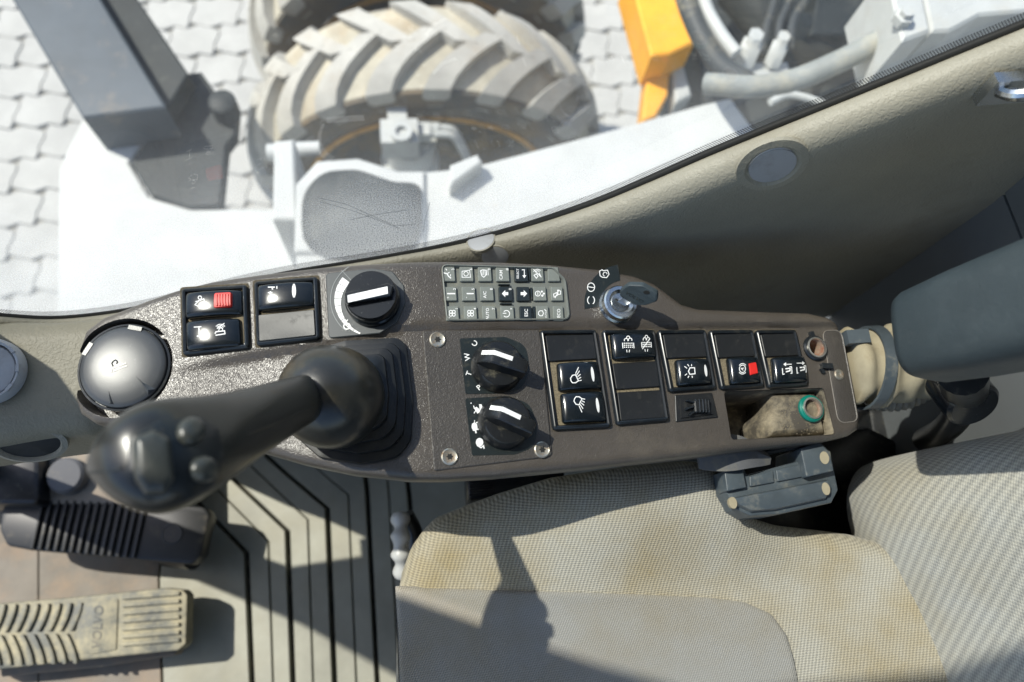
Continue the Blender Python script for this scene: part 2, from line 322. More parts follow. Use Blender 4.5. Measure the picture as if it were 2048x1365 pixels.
# ---- rounded polygons (2-D, any units), insets with the same number of points
def inset_poly(P, d):
    P = [np.array(p, float) for p in P]; n = len(P); A = sum(P[i][0] * P[(i + 1) % n][1] - P[(i + 1) % n][0] * P[i][1] for i in range(n)); s = 1 if A > 0 else -1
    out = []
    for i in range(n):
        e0 = nz(P[i] - P[i - 1]); e1 = nz(P[(i + 1) % n] - P[i]); n0 = s * np.array((-e0[1], e0[0])); n1 = s * np.array((-e1[1], e1[0]))
        k = 1 + n0 @ n1; out.append(P[i] + (n0 + n1) * d / max(k, .2))
    return out
def rpoly(P, r, k=5):
    P = [np.array(p, float) for p in P]; n = len(P); out = []; rs = r if hasattr(r, '__len__') else [r] * n
    for i in range(n):
        e0 = P[i - 1] - P[i]; e1 = P[(i + 1) % n] - P[i]; l0, l1 = np.linalg.norm(e0), np.linalg.norm(e1)
        ang = math.acos(max(-1, min(1, e0 @ e1 / l0 / l1))); t = min(rs[i] / max(math.tan(ang / 2), .05), .48 * l0, .48 * l1)
        a, b = P[i] + e0 / l0 * t, P[i] + e1 / l1 * t
        for j in range(k + 1):
            s = j / k; out.append((1 - s) ** 2 * a + 2 * s * (1 - s) * P[i] + s * s * b)
    return out
def densify(R_, k, sub):
    out = []; n = len(R_)
    for i, p in enumerate(R_):
        out.append(p)
        if i % (k + 1) == k:
            q = R_[(i + 1) % n]; out += [tuple(np.array(p) + (np.array(q) - np.array(p)) * j / (sub + 1)) for j in range(1, sub + 1)]
    return out
def slab_rings(P, r, prof, k=5):
    """prof = [(inset, h)] -> list of rings of (x, y, h)"""
    rad = lambda d: [max(x - d, .15 * x) for x in r] if hasattr(r, '__len__') else max(r - d, .15 * r)
    return [[(q[0], q[1], h) for q in rpoly(inset_poly(P, d) if d else P, rad(d), k)] for d, h in prof]
def uvh(V): return [W(*v) for v in V]
def pxq(P, h=0): return [con(p[0], p[1], h) for p in P]
def cslab(name, pxs, r, prof, m, parent, top=None, inks=(), k=5, capb=False, hs=0.0, ang=35):
    """slab on the console from photo-measured corners; top(s,t) adds height over the top; inks are flat print on top"""
    P = pxq(pxs, hs); rings = slab_rings(P, r, prof, k); rings = [densify(q, k, 7) for q in rings] if top else rings; c = np.mean(np.array(P), 0)
    base = P; ax = (base[1] + base[2] - base[0] - base[3]) / 2 if len(base) == 4 else np.array((1., 0)); ay = (base[0] + base[1] - base[2] - base[3]) / 2 if len(base) == 4 else np.array((0, 1.))
    lx, ly = np.linalg.norm(ax) / 2, np.linalg.norm(ay) / 2; B = np.linalg.inv(np.array([ax / 2, ay / 2]).T)
    hf = (lambda u, v: top(*(B @ (np.array((u, v)) - c)))) if top else (lambda u, v: 0.0)
    htop = prof[-1][1]; last = rings[-1]
    fine = [[(c[0] + (p[0] - c[0]) * f, c[1] + (p[1] - c[1]) * f, htop) for p in last] for f in ((.85, .68, .5, .32, .15) if top else ())]
    allr = [[(p[0], p[1], p[2] + (hf(p[0], p[1]) if i >= 1 else 0)) for p in rr] for i, rr in enumerate(rings + fine)]
    allr = [[(p[0], p[1], (p[2] if i or True else 0)) for p in rr] for i, rr in enumerate(allr)]
    V, F = loft(allr, capb, True); mb = MB(); mb.add(uvh(V), F, 0)
    e = 0.0
    for ink in inks:
        mi, polys = ink
        for (vv, ff) in polys:
            out = []
            for (x, y) in vv:
                u, v = con(x, y, htop); h = htop + hf(u, v); u, v = con(x, y, h); h = htop + hf(u, v); out.append(W(u, v, h + .08 + e))
            mb.add(out, ff, mi); e += .012
    return mb.build(name, m, parent, ang=ang)

# ---- print: strokes, fills, letters in photo pixels
def stroke(pts, w=2.0, close=False):
    P = [np.array(p, float) for p in pts]; n = len(P); L, R = [], []
    for i in range(n):
        a = P[i - 1] if (i or close) else P[i]; b = P[(i + 1) % n] if (i < n - 1 or close) else P[i]
        t0 = P[i] - a; t1 = b - P[i]; t0 = t0 / (np.linalg.norm(t0) + 1e-9); t1 = t1 / (np.linalg.norm(t1) + 1e-9)
        t = t0 + t1; t = t / (np.linalg.norm(t) + 1e-9); nn = np.array((-t[1], t[0])); k = w / 2 / max(.5, math.sqrt(max(0, (1 + t0 @ t1) / 2)) if np.linalg.norm(t0) > .5 and np.linalg.norm(t1) > .5 else 1)
        L.append(P[i] + nn * k); R.append(P[i] - nn * k)
    V = L + R; F = [(i, n + i, n + (i + 1) % n, (i + 1) % n) for i in range(n if close else n - 1)]
    return V, F
def fill(pts):
    P = [Vector((p[0], p[1], 0)) for p in pts]
    return [np.array(p, float) for p in pts], [tuple(t)[::1] for t in tessellate_polygon([P])]
def ell(cx, cy, rx, ry, a0=0, a1=360, n=20, rot=0):
    r = math.radians(rot); out = []
    for i in range(n + 1):
        t = math.radians(a0 + (a1 - a0) * i / n); x, y = rx * math.cos(t), ry * math.sin(t)
        out.append((cx + x * math.cos(r) - y * math.sin(r), cy + x * math.sin(r) + y * math.cos(r)))
    return out
def dot(cx, cy, r, ry=None, rot=0): return fill(ell(cx, cy, r, ry or r, 0, 342, 19, rot))
_tc = {}
def text2d(s):
    if s not in _tc:
        cu = bpy.data.curves.new('t', 'FONT'); cu.body = s; cu.align_x = 'CENTER'; cu.align_y = 'CENTER'; cu.resolution_u = 3; cu.offset = .012
        o = bpy.data.objects.new('t', cu); col.objects.link(o); bpy.context.view_layer.update()
        me = bpy.data.meshes.new_from_object(o.evaluated_get(bpy.context.evaluated_depsgraph_get()))
        _tc[s] = ([np.array(v.co[:2]) for v in me.vertices], [tuple(p.vertices) for p in me.polygons])
        bpy.data.objects.remove(o); bpy.data.curves.remove(cu); bpy.data.meshes.remove(me)
    return _tc[s]
def text(s, cx, cy, size, rot=90, wide=1.0):
    """letters centred at pixel (cx, cy); rot = degrees counter-clockwise as seen in the photo"""
    V, F = text2d(s); r = math.radians(rot); out = []
    for v in V:
        x, y = v[0] * size * wide, v[1] * size
        out.append((cx + x * math.cos(r) - y * math.sin(r), cy - (x * math.sin(r) + y * math.cos(r))))
    return out, F

def column_solid(outline, zf, side=40.0, nx=150, ny=46, edge=6.0, taper=4.0, mapf=None, ybias=1.0):
    """solid with an x-monotone outline (local u, v): top height zf(u,v), rounded rim of radius edge, skirt going down by side"""
    O = np.array(outline, float); x0, x1 = O[:, 0].min() + .01, O[:, 0].max() - .01
    xs = x0 + (x1 - x0) * (1 - np.cos(np.linspace(0, math.pi, nx))) / 2; xs = .5 * xs + .5 * np.linspace(x0, x1, nx)
    A = O; B = np.roll(O, -1, 0)
    def span(x):
        ys = []
        for a, b in zip(A, B):
            if (a[0] - x) * (b[0] - x) <= 0 and a[0] != b[0]: ys.append(a[1] + (b[1] - a[1]) * (x - a[0]) / (b[0] - a[0]))
        return min(ys), max(ys)
    ts = (1 - np.cos(np.linspace(0, math.pi, ny))) / 2; ts = .7 * ts + .3 * np.linspace(0, 1, ny)
    def sdf(p):
        d = B - A; t = np.clip(((p - A) * d).sum(1) / np.maximum((d * d).sum(1), 1e-9), 0, 1); q = A + d * t[:, None]; return np.sqrt(((p - q) ** 2).sum(1)).min()
    V = []; 
    for x in xs:
        a, b = span(x)
        for t in ts:
            y = a + (b - a) * t; d = min(sdf(np.array((x, y))), edge); h = -edge + math.sqrt(max(0, edge * edge - (edge - d) ** 2)); V.append((x, y, zf(x, y) + h))
    idx = lambda i, j: i * ny + j; F = []
    for i in range(nx - 1):
        for j in range(ny - 1): F.append((idx(i, j), idx(i + 1, j), idx(i + 1, j + 1), idx(i, j + 1)))
    ring = [idx(i, 0) for i in range(nx)] + [idx(nx - 1, j) for j in range(1, ny)] + [idx(i, ny - 1) for i in range(nx - 2, -1, -1)] + [idx(0, j) for j in range(ny - 2, 0, -1)]
    c = O.mean(0); prev = ring
    for dz, tp in ((side * .25, 0), (side, taper)):
        new = []
        for k in ring:
            p = V[k]; d = np.array(p[:2]) - c; L = np.linalg.norm(d); q = np.array(p[:2]) - d / L * tp; new.append(len(V)); V.append((q[0], q[1], p[2] - dz))
        m = len(ring); F += [(prev[i], new[i], new[(i + 1) % m], prev[(i + 1) % m])[::-1] for i in range(m)]; prev = new
    F.append(tuple(prev[::-1]) if True else ())
    return V, F
def boolean_cut(o, cutters):
    """cut closed shapes out of o and keep the result as o's mesh"""
    tmp = []
    for V, F in cutters:
        me = bpy.data.meshes.new('cut'); me.from_pydata([list(map(float, v)) for v in V], [], [list(f) for f in F]); me.update()
        bm = bmesh.new(); bm.from_mesh(me); bmesh.ops.recalc_face_normals(bm, faces=bm.faces); bm.to_mesh(me); bm.free()
        c = bpy.data.objects.new('cut', me); col.objects.link(c); tmp.append(c)
        md = o.modifiers.new('b', 'BOOLEAN'); md.operation = 'DIFFERENCE'; md.object = c; md.solver = 'EXACT'
    bpy.context.view_layer.update()
    me = bpy.data.meshes.new_from_object(o.evaluated_get(bpy.context.evaluated_depsgraph_get()))
    o.modifiers.clear(); old = o.data; me.name = old.name; o.data = me; bpy.data.meshes.remove(old)
    for c in tmp: d = c.data; bpy.data.objects.remove(c); bpy.data.meshes.remove(d)
    me.polygons.foreach_set('use_smooth', [True] * len(me.polygons)); me.set_sharp_from_angle(angle=math.radians(40))
#@@SECTIONS

# ================================================================== THE PLACE OUTSIDE
GZ = -1.26
g = obj('ground', [(-60, -60, GZ - .012), (60, -60, GZ - .012), (60, 60, GZ - .012), (-60, 60, GZ - .012)], [(0, 1, 2, 3)], 'ground_sand', smooth=False); tag(g, kind='structure')
PW, PH = .165, .12
def tri(x): x = (x % 1.0); return 4 * abs(x - .5) - 1
def paver_outline():
    n = 8; gp = .0011
    wx = lambda x: .0065 * math.sin(4 * math.pi * x / PW)            # joints along x, period PW/2 so that the bond repeats
    wy = lambda y: .0100 * math.sin(2 * math.pi * y / PH)
    bot = [(-PW / 2 + PW * i / n, -PH / 2 + wx(-PW / 2 + PW * i / n) + gp) for i in range(n)]
    rgt = [(PW / 2 + wy(-PH / 2 + PH * j / 6) - gp, -PH / 2 + PH * j / 6) for j in range(6)]
    top = [(PW / 2 - PW * i / n, PH / 2 + wx(PW / 2 - PW * i / n) - gp) for i in range(n)]
    lft = [(-PW / 2 + wy(PH / 2 - PH * j / 6) + gp, PH / 2 - PH * j / 6) for j in range(6)]
    return bot[1:] + rgt[1:] + top[1:] + lft[1:]
po = paver_outline(); nP = len(po)
V = [(x, y, -.05) for x, y in po] + [(x, y, -.003) for x, y in po] + [(x * .975, y * .96, 0) for x, y in po]
F = [(i, (i + 1) % nP, nP + (i + 1) % nP, nP + i) for i in range(nP)] + [(nP + i, nP + (i + 1) % nP, 2 * nP + (i + 1) % nP, 2 * nP + i) for i in range(nP)] + [tuple(range(2 * nP, 3 * nP))]
pme = bpy.data.meshes.new('paver'); pme.from_pydata(V, [], F); pme.materials.append(MATS['paver_stone']); pme.update()
def toimg(P):
    c = RC.T @ (np.array(P) - CAM); return 1024 + FPX * c[0] / -c[2], 682.5 - FPX * c[1] / -c[2]
cand = []; rot = math.radians(3); cr, sr = math.cos(rot), math.sin(rot)
for j in range(-4, 34):
    for i in range(-18, 16):
        x0, y0 = (i + .5 * (j % 2)) * PW, .75 + j * PH; x, y = x0 * cr - y0 * sr, x0 * sr + y0 * cr
        px, py = toimg((x, y, GZ)); vis = (-80 < px < 620 and -80 < py < 640) or (1080 < px < 1330 and -80 < py < 330)
        cand.append((not vis, x, y))
cand.sort(key=lambda c: c[0]); rest = MB()
for k, (nv, x, y) in enumerate(cand):
    dz = rng.uniform(-.002, .002); M = Matrix.Translation((x, y, GZ + dz)) @ Matrix.Rotation(rot, 4, 'Z')
    if not nv and k < 300:
        o = bpy.data.objects.new('paver', pme); col.objects.link(o); o.parent = g; o.matrix_basis = Matrix.Translation(-Vector(g.location)) @ M
    else:
        rest.add([M @ Vector(v) for v in V], F)
r_ = rest.build('paving', 'paver_stone', g, smooth=False); tag(r_, kind='stuff')

# ---- dual wheels of the undercarriage, axle along Y
AX, AZ, TR = .03, -.78, .48
def frame_y(y): return (np.array((AX, y, AZ)), np.array((1., 0, 0)), np.array((0, 0, 1.)), np.array((0, 1., 0)))
def lug_mesh(side, tw):
    # a chevron bar from the shoulder to just past the crown, on the tyre's curve
    rows = []; n = 7
    for i in range(n):
        s = i / (n - 1); y = side * (tw / 2 * (1.02 - 1.16 * s)); a = .30 * s ** 1.25
        drop = .035 * (abs(y) / (tw / 2)) ** 3; wdt = (.135 - .025 * s) ; r0, r1 = TR - .05 - drop, TR - drop
        rows.append([(r0, a - wdt * .62, y), (r1, a - wdt * .5, y), (r1, a + wdt * .5, y), (r0, a + wdt * .62, y)])
    # the flank that runs down the sidewall
    y = side * tw / 2 * 1.04; rows.insert(0, [(TR - .12, -.05, y - side * .012), (TR - .10, -.045, y), (TR - .10, .04, y), (TR - .12, .045, y - side * .012)])
    return loft([[np.array((r * math.sin(a), y, r * math.cos(a))) for r, a, y in rr] for rr in rows])
def wheel(y0, tw, label, hubside):
    yc = y0 + tw / 2
    t = thing('dual_wheel', (AX, yc, GZ), label, 'wheel', 'dual wheels beside the cab')
    hw = tw / 2
    prof = [(.31, -hw * .78), (.325, -hw * .95), (.39, -hw * 1.05), (.425, -hw), (TR - .052, -hw * .93), (TR - .035, -hw * .5), (TR - .03, 0), (TR - .035, hw * .5), (TR - .052, hw * .93), (.425, hw), (.39, hw * 1.05), (.325, hw * .95), (.31, hw * .78)]
    Vt, Ft = disc_rings(prof, frame_y(yc), 72, False, False); ty = obj('tyre', Vt, Ft, 'tyre_rubber', t)
    Vt, Ft = disc_rings([(TR - .050, -hw * .93), (TR - .033, -hw * .5), (TR - .028, 0), (TR - .033, hw * .5), (TR - .050, hw * .93)], frame_y(yc), 72, False, False); obj('tread_band', Vt, Ft, 'tread_dusty', t)
    for side in (-1, 1):
        Vl, Fl = lug_mesh(side, tw); me = None
        for k in range(21):
            if me is None:
                o = obj('lug', [np.array(v) + (AX, yc, AZ) for v in Vl], Fl, 'lug_dusty', ty, ang=30); me = o.data
                c0 = np.array(o.location) + np.array(wloc(ty)) - np.array((AX, yc, AZ))
            else:
                o = bpy.data.objects.new('lug', me); col.objects.link(o); o.parent = ty
            ang = 2 * math.pi * (k + (.5 if side > 0 else 0)) / 21 + .05; R = Matrix.Rotation(ang, 4, 'Y')
            o.matrix_basis = Matrix.Translation(Vector((AX, yc, AZ)) - wloc(ty)) @ R @ Matrix.Translation(Vector(c0))
    Vr, Fr = disc_rings([(.318, -hw * .9), (.322, -hw * .97), (.306, -hw * .97), (.300, -hw * .8)], frame_y(yc), 64, False, False); rf = obj('rim_flange', Vr, Fr, 'rim_rust', t)
    Vr, Fr = disc_rings([(.31, -hw * .85), (.27, -hw * .3), (.20, hw * .1), (.10, hw * .1), (.10, -hw * .1), (.0005, -hw * .1)], frame_y(yc), 48, False, False); obj('rim', Vr, Fr, 'rim_dark', t)
    return t
wheel(1.06, .235, 'dusty chunky tyre with rusty inner rim ring beside the axle hub', True)
wheel(1.42, .235, 'muddy brown tyre standing outboard of the one with the axle hub', False)

def prism(pts, z, h, name, m, parent=None, bev=.004, smooth=False):
    """plate with a flat top at height z traced on that height, thickness h"""
    P = [atz(x, y, z)[:2] for x, y in pts]; rings = [[(q[0], q[1], zz) for q in (inset_poly(P, d) if d else P)] for d, zz in ((0, z - h), (0, z - bev), (bev, z))]
    V, F = loft(rings); return obj(name, V, F, m, parent, smooth=smooth)
# axle hub fitting in front of the inner wheel
hub = thing('axle_hub', atz(805, 330, -.62), 'pale grey steering hub with bolted block and bent pipes at the wheel', 'axle hub')
hc = atz(800, 275, -.40); S = 590 / 1e5
def L3(px, py, z): return atz(px, py, z)
A = np.eye(3)
c = L3(822, 335, -.62); V, F = disc_rings([(.070, 0), (.072, .05), (.058, .06), (.058, .13), (.066, .135), (.066, .15), (.03, .155)], (c, A[0], A[1], A[2]), 28); obj('knuckle', V, F, 'silver_paint', hub)
mb = MB(); mb.add(*box(L3(800, 278, -.42), .042, .030, .035)); mb.add(*box(L3(795, 240, -.42), .022, .03, .02)); mb.add(*box(L3(835, 265, -.42), .03, .016, .016)); mb.build('valve_block', 'silver_paint', hub, smooth=False)
c = L3(803, 268, -.375); V, F = disc_rings([(.024, 0), (.024, .012), (.013, .012), (.013, .002)], (c, A[0], A[1], A[2]), 20); obj('boss', V, F, 'silver_paint', hub)
for dy in (0, 13):
    P = [L3(845, 258 + dy, -.42), L3(885, 256 + dy, -.42), L3(908, 262 + dy, -.43), L3(925, 290 + dy, -.47), L3(938, 320 + dy, -.52)]
    V, F = tube(cat_rom(P, 5), .0085, 10); obj('pipe', V, F, 'silver_paint', hub)
V, F = disc_rings([(.014, 0), (.014, .03)], (L3(852, 258, -.42), A[1], A[2], A[0]), 8); obj('pipe_nut', V, F, 'silver_paint', hub)

# deck of the upper structure beside the cab
dk = thing('side_deck', atz(1000, 480, -.10), 'pale grey steel deck plate running along under the side window', 'deck')
prism([(592, 760), (592, 500), (840, 480), (835, 345), (940, 335), (1100, 293), (1250, 253), (1400, 210), (1462, 196), (1560, 330), (1700, 600), (1500, 760)], -.10, .03, 'plate', 'pale_paint', dk)
prism([(900, 372), (900, 330), (955, 308), (965, 325)], -.06, .07, 'edge_bracket', 'pale_paint', dk)
prism([(545, 440), (548, 282), (588, 278), (594, 440)], -.12, .25, 'post', 'pale_paint', dk)
V, F = disc_rings([(.016, 0), (.016, .03)], (L3(535, 305, -.2), A[1], A[2], A[0]), 14); obj('bolt', V, F, 'pale_paint', dk)
V, F = disc_rings([(.014, 0), (.014, .045)], (L3(592, 299, -.2), A[1], A[2], A[0]), 14); obj('bolt', V, F, 'pale_paint', dk)
prism([(588, 505), (592, 368), (634, 322), (716, 316), (796, 342), (850, 342), (850, 505)], -.09, .05, 'hump_rim', 'pale_paint', dk)
# rounded hump between deck and wheel, its dark colour stands for shade
P = [atz(x, y, -.06)[:2] for x, y in [(596, 500), (600, 372), (640, 330), (715, 326), (790, 352), (842, 352), (845, 500)]]
V, F = loft(slab_rings([np.array(p) for p in P], .07, [(0, -.3), (0, -.085), (.008, -.068), (.022, -.06)], 4)); o = obj('shaded_hump', V, F, 'dark_paint_shade'); tag(o, 'rounded hump beside the pale deck plate, coloured dark for shade', 'cover')
# front platform, box beam and a dark plate painting the shade in the hollow beside it
fp = thing('front_platform', atz(350, 560, -.34), 'white steel platform under the grey box beam', 'platform')
prism([(112, 760), (118, 335), (165, 236), (332, 214), (258, 326), (298, 394), (380, 418), (604, 418), (604, 760)], -.34, .03, 'plate', 'pale_paint', fp)
bb = thing('box_beam', atz(200, 100, -.6), 'blue-grey painted box beam bolted above the white platform', 'beam')
prism([(-40, -110), (135, -110), (332, 214), (165, 236)], -.22, .22, 'beam_body', 'grey_paint', bb)
prism([(150, -60), (236, -60), (377, 148), (336, 214), (300, 200)], -.26, .05, 'side_plate', 'dark_paint_shade', bb)
for q in ((190, 236), (290, 220)):
    V, F = disc_rings([(.016, 0), (.016, .014), (.010, .016)], (L3(q[0], q[1], -.30), A[0], A[1], A[2]), 6); obj('bolt', V, F, 'rim_rust', bb)
gs = thing('dark_hollow', atz(360, 300, -.45), 'dark plate standing for the shaded hollow beside the grey beam, with a round pin', 'bracket')
prism([(372, 146), (402, 143), (442, 200), (474, 216), (470, 270), (452, 292), (440, 412), (380, 415), (302, 392), (260, 326), (337, 216)], -.33, .035, 'plate', 'dark_paint_shade', gs)
V, F = disc_rings([(.028, 0), (.028, .05), (.02, .055)], (L3(456, 230, -.33), A[0], A[1], A[2]), 18); obj('pin', V, F, 'dark_paint_shade', gs)
# yellow bracket
yb = thing('yellow_bracket', atz(1310, 120, -.5), 'bright yellow steel bracket outside the window', 'bracket')
prism([(1256, -60), (1350, -60), (1390, 84), (1340, 108), (1303, 112)], -.12, .10, 'upper_plate', 'yellow_paint', yb)
prism([(1300, 108), (1342, 112), (1336, 190), (1312, 232), (1284, 244)], -.20, .06, 'lower_plate', 'yellow_paint', yb)
o = prism([(1344, 130), (1362, 112), (1384, 190), (1352, 206)], -.2, .05, 'wedge_plate', 'silver_paint'); tag(o, 'small pale wedge plate beside the yellow bracket', 'plate')
# dark machinery bay behind the hoses
mbay = thing('machinery_bay', atz(1600, 80, -.6), 'dark machinery housing, darkened further for its shade, behind the hydraulic hoses', 'housing')
prism([(1366, -90), (1960, -90), (1900, 60), (1500, 275), (1415, 240), (1392, 90)], -.22, .3, 'housing', 'dark_paint_shade', mbay)
P = [L3(1470, -30, -.12), L3(1560, 60, -.14), L3(1640, 75, -.16), L3(1760, 40, -.16)]; V, F = tube(cat_rom(P, 6), .05, 14); obj('duct', V, F, 'dark_paint_shade', mbay)
prism([(1640, -30), (1790, -60), (1790, 20), (1700, 70), (1620, 70)], -.1, .1, 'cover', 'dark_paint_shade', mbay)
def hose(px, z, r, label, m, n=14):
    P = cat_rom([L3(x, y, zz) for (x, y), zz in zip(px, z)], 7); V, F = tube(P, r, n); o = obj('hydraulic_hose', V, F, m); tag(o, label, 'hose', 'hydraulic hoses outside the window'); return o
hose([(1412, 168), (1440, 170), (1500, 174), (1580, 163), (1660, 132), (1730, 97), (1810, 48)], [.20, .21, .22, .23, .25, .27, .29], .0165, 'thick dusty grey hydraulic hose sweeping up to the bolted bracket', 'hose_grey', 18)
hose([(1362, -40), (1376, 10), (1402, 72), (1440, 130), (1500, 170)], [.02, .02, .02, .03, .06], .019, 'dark bent hydraulic hose beside the yellow bracket', 'hose_dark')
hose([(1400, -40), (1412, 15), (1440, 66), (1472, 108)], [.02, .02, .02, .02], .0125, 'pale rigid hydraulic pipe curving beside the dark bent hose', 'silver_paint')
hose([(1556, -30), (1545, 20), (1532, 60), (1522, 112)], [-.02] * 4, .0085, 'thin brown-grey hose running into the brass-coloured fitting', 'hose_dark')
hose([(1590, -30), (1576, 12), (1560, 50), (1556, 100)], [0] * 4, .0075, 'thin dark hose in the middle of the three thin hoses', 'hose_dark')
hose([(1630, -30), (1606, 10), (1586, 45), (1578, 100)], [.01] * 4, .0080, 'thin dark hose next to the bolted bracket side', 'hose_dark')
hose([(1540, 205), (1580, 190), (1640, 205), (1680, 230)], [.10] * 4, .006, 'thin pale hose passing below the thick grey hose', 'silver_paint')
ft = thing('hose_fitting', L3(1520, 130, -.05), 'pale metal hose fittings clustered under the thick grey hose', 'fitting')
for q, r in (((1490, 122), .021), ((1545, 125), .017)):
    V, F = disc_rings([(r, 0), (r, .03), (r * .7, .034), (r * .7, .05)], (L3(q[0], q[1], -.01), A[0], A[1], nz((.2, .5, .8))), 6); obj('union_nut', V, F, 'silver_paint', ft)
mb = MB(); mb.add(*box(L3(1520, 150, -.03), .05, .016, .014)); mb.build('manifold', 'silver_paint', ft, smooth=False)
bk = thing('hose_bracket', L3(1880, 60, .25), 'pale bolted steel bracket holding the thick grey hose', 'bracket')
prism([(1772, -60), (1836, -60), (1862, 62), (1806, 82)], .34, .12, 'clamp_plate', 'silver_paint', bk)
prism([(1838, -60), (2080, -80), (2080, 20), (1960, 30), (1900, 62), (1864, 64)], .31, .10, 'arm', 'silver_paint', bk)
V, F = disc_rings([(.014, 0), (.014, .012), (.009, .013), (.009, .02)], (L3(1800, 42, .34), A[0], A[1], A[2]), 6); obj('bolt', V, F, 'silver_paint', bk)

# ================================================================== CAB SHELL
# side window: glass plane with a dusty film, printed dot border, rubber seal
EDGE = [(-760, 548), (-480, 562), (-300, 580), (-160, 600), (-60, 616), (0, 622), (100, 628), (200, 620), (300, 603), (400, 578), (500, 553), (600, 533), (700, 517), (800, 500), (900, 480), (1000, 455), (1100, 424), (1200, 388), (1300, 345), (1400, 300), (1500, 258), (1600, 217), (1700, 176), (1800, 135), (1920, 85), (2048, 32), (2200, -32), (2360, -100)]
EP = [atg(x, y) for x, y in cat_rom(EDGE, 4)]
while EP[-1][0] < .526: EP.append(EP[-1] + nz(EP[-1] - EP[-5]) * .012)
win = thing('side_window', atg(1000, 455), 'dusty scratched side window of the cab with dotted lower border', 'window')
top_z = 1.745; V, F, UVs = [], [], []; rows = [0, .01, .03, .06, .1, .16, .25, .4, .7, 1.0]
for i, e in enumerate(EP):
    up = nz(np.array((0, 0, 1.)) - GN * GN[2])
    for r in rows:
        L = r * (top_z - e[2]); V.append(e + up * L - up * .006 * (r == 0)); UVs.append((e[0], L))
m = len(rows)
for i in range(len(EP) - 1):
    for j in range(m - 1): F.append((i * m + j, (i + 1) * m + j, (i + 1) * m + j + 1, i * m + j + 1))
obj('pane', V, F, 'window_glass', win, uvs=UVs)
V, F, UVs = [], [], []; s = 0
for i, e in enumerate(EP):
    if i: s += np.linalg.norm(e - EP[i - 1])
    for k, dl in enumerate((-.002, .0085)): V.append(e - GN * .0015 + up * dl); UVs.append((s / .0009, k * 9.0))
F = [(2 * i, 2 * i + 2, 2 * i + 3, 2 * i + 1) for i in range(len(EP) - 1)]
obj('dot_border', V, F, 'frit_dots', win, uvs=UVs, smooth=False)
scr = MB()
for P_ in ([(636, 396), (690, 408), (740, 430), (790, 452), (830, 449)], [(640, 404), (700, 420), (755, 440), (800, 458)], [(860, 405), (850, 440), (846, 466)], [(700, 440), (760, 428), (820, 420)], [(1120, 250), (1128, 240), (1140, 236)]):
    vv, ff = stroke(P_, .7); scr.add([atg(x, y, .0012) for x, y in vv], ff)
scr.build('scratch', 'plug_grey', win, smooth=False)
def swept(prof, name, m, parent, scale=lambda x: 1.0, ang=50, start=0):
    """sweep a profile (mm inward from the glass, mm up) along the window's lower edge"""
    rings = []
    for e in EP[start:]:
        k = scale(e[0]); rings.append([e - GN * (a * k / 1000) + np.array((0, 0, 1)) * (b / 1000) for a, b in prof])
    V, F = loft(rings, False, False, False); return obj(name, V, F, m, parent, ang=ang)
swept([(1.5, -1), (3, 0), (5, -.8), (6.5, -3), (7, -9)], 'rubber_seal', 'seal_black', win)
def wsc(x): return .52 + .48 * max(0, min(1, (x + .02) / .22))
trim = thing('side_trim', EP[72] - np.array((0, 0, .4)), 'cream grained moulded trim panel below the side window', 'trim panel')
wall_o = swept([(6.5, -8), (7, -3), (9.5, -.5), (15, .6), (20, -.8), (25, -5), (29, -12), (31.5, -22), (33, -40), (34, -80), (33, -150), (34, -210), (40, -260), (44, -300), (44, -620)], 'moulding', 'cream_trim', trim, wsc, start=12)  # stops short of the pillar, leaving an added gap for sun on the floor
# round plugs in the trim
def trim_frame(px, py):
    bm = bmesh.new(); bm.from_mesh(wall_o.data); bvh = BVHTree.FromBMesh(bm); bm.free(); o = wloc(wall_o)
    
    h = bvh.ray_cast(Vector(CAM) - o, Vector(ray(px, py)))
    while h[0] is None: py += 3; h = bvh.ray_cast(Vector(CAM) - o, Vector(ray(px, py)))
    n = np.array(h[1]); n = n if n @ ray(px, py) < 0 else -n; p = np.array(h[0] + o)
    a = nz(np.array((1, 0, 0)) - n * n[0]); return p, a, np.cross(n, a), n
for (px, py), r in (((1545, 332), .0165), ((990, 513), .011), ((962, 468), .011)):
    fr = trim_frame(px, py)
    if r > .012: V, F = disc_rings([(r * 1.6, -.003), (r * 1.6, .0004), (r * 1.25, .0012), (r * 1.08, -.0005)], fr, 32, False, False)
    else: V, F = disc_rings([(r * 1.14, -.003), (r * 1.14, .0004), (r * 1.06, .0006), (r * 1.02, -.0005)], fr, 32, False, False)
    pr = obj('plug_ring', V, F, 'cream_trim', trim)
    V, F = disc_rings([(r * 1.06, -.003), (r * 1.04, .0006), (r * .9, .001)], fr, 28, False, True); obj('plug', V, F, 'plug_grey', pr)
p, a, b, n = trim_frame(2030, 165)
ck = thing('wall_latch', p, 'small shiny metal latch fixed on the cream trim', 'latch')
mb = MB(); mb.add(*box(p + n * .004, .024, .012, .004, np.array((a, b, n)))); mb.build('base_plate', 'metal_zinc', ck, smooth=False)
V, F = tube(cat_rom([p + n * .006 - a * .014, p + n * .016 - a * .01 + b * .008, p + n * .02 + a * .012 + b * .02, p + n * .008 + a * .022 + b * .02], 5), .0045, 10); obj('loop', V, F, 'metal_zinc', ck)

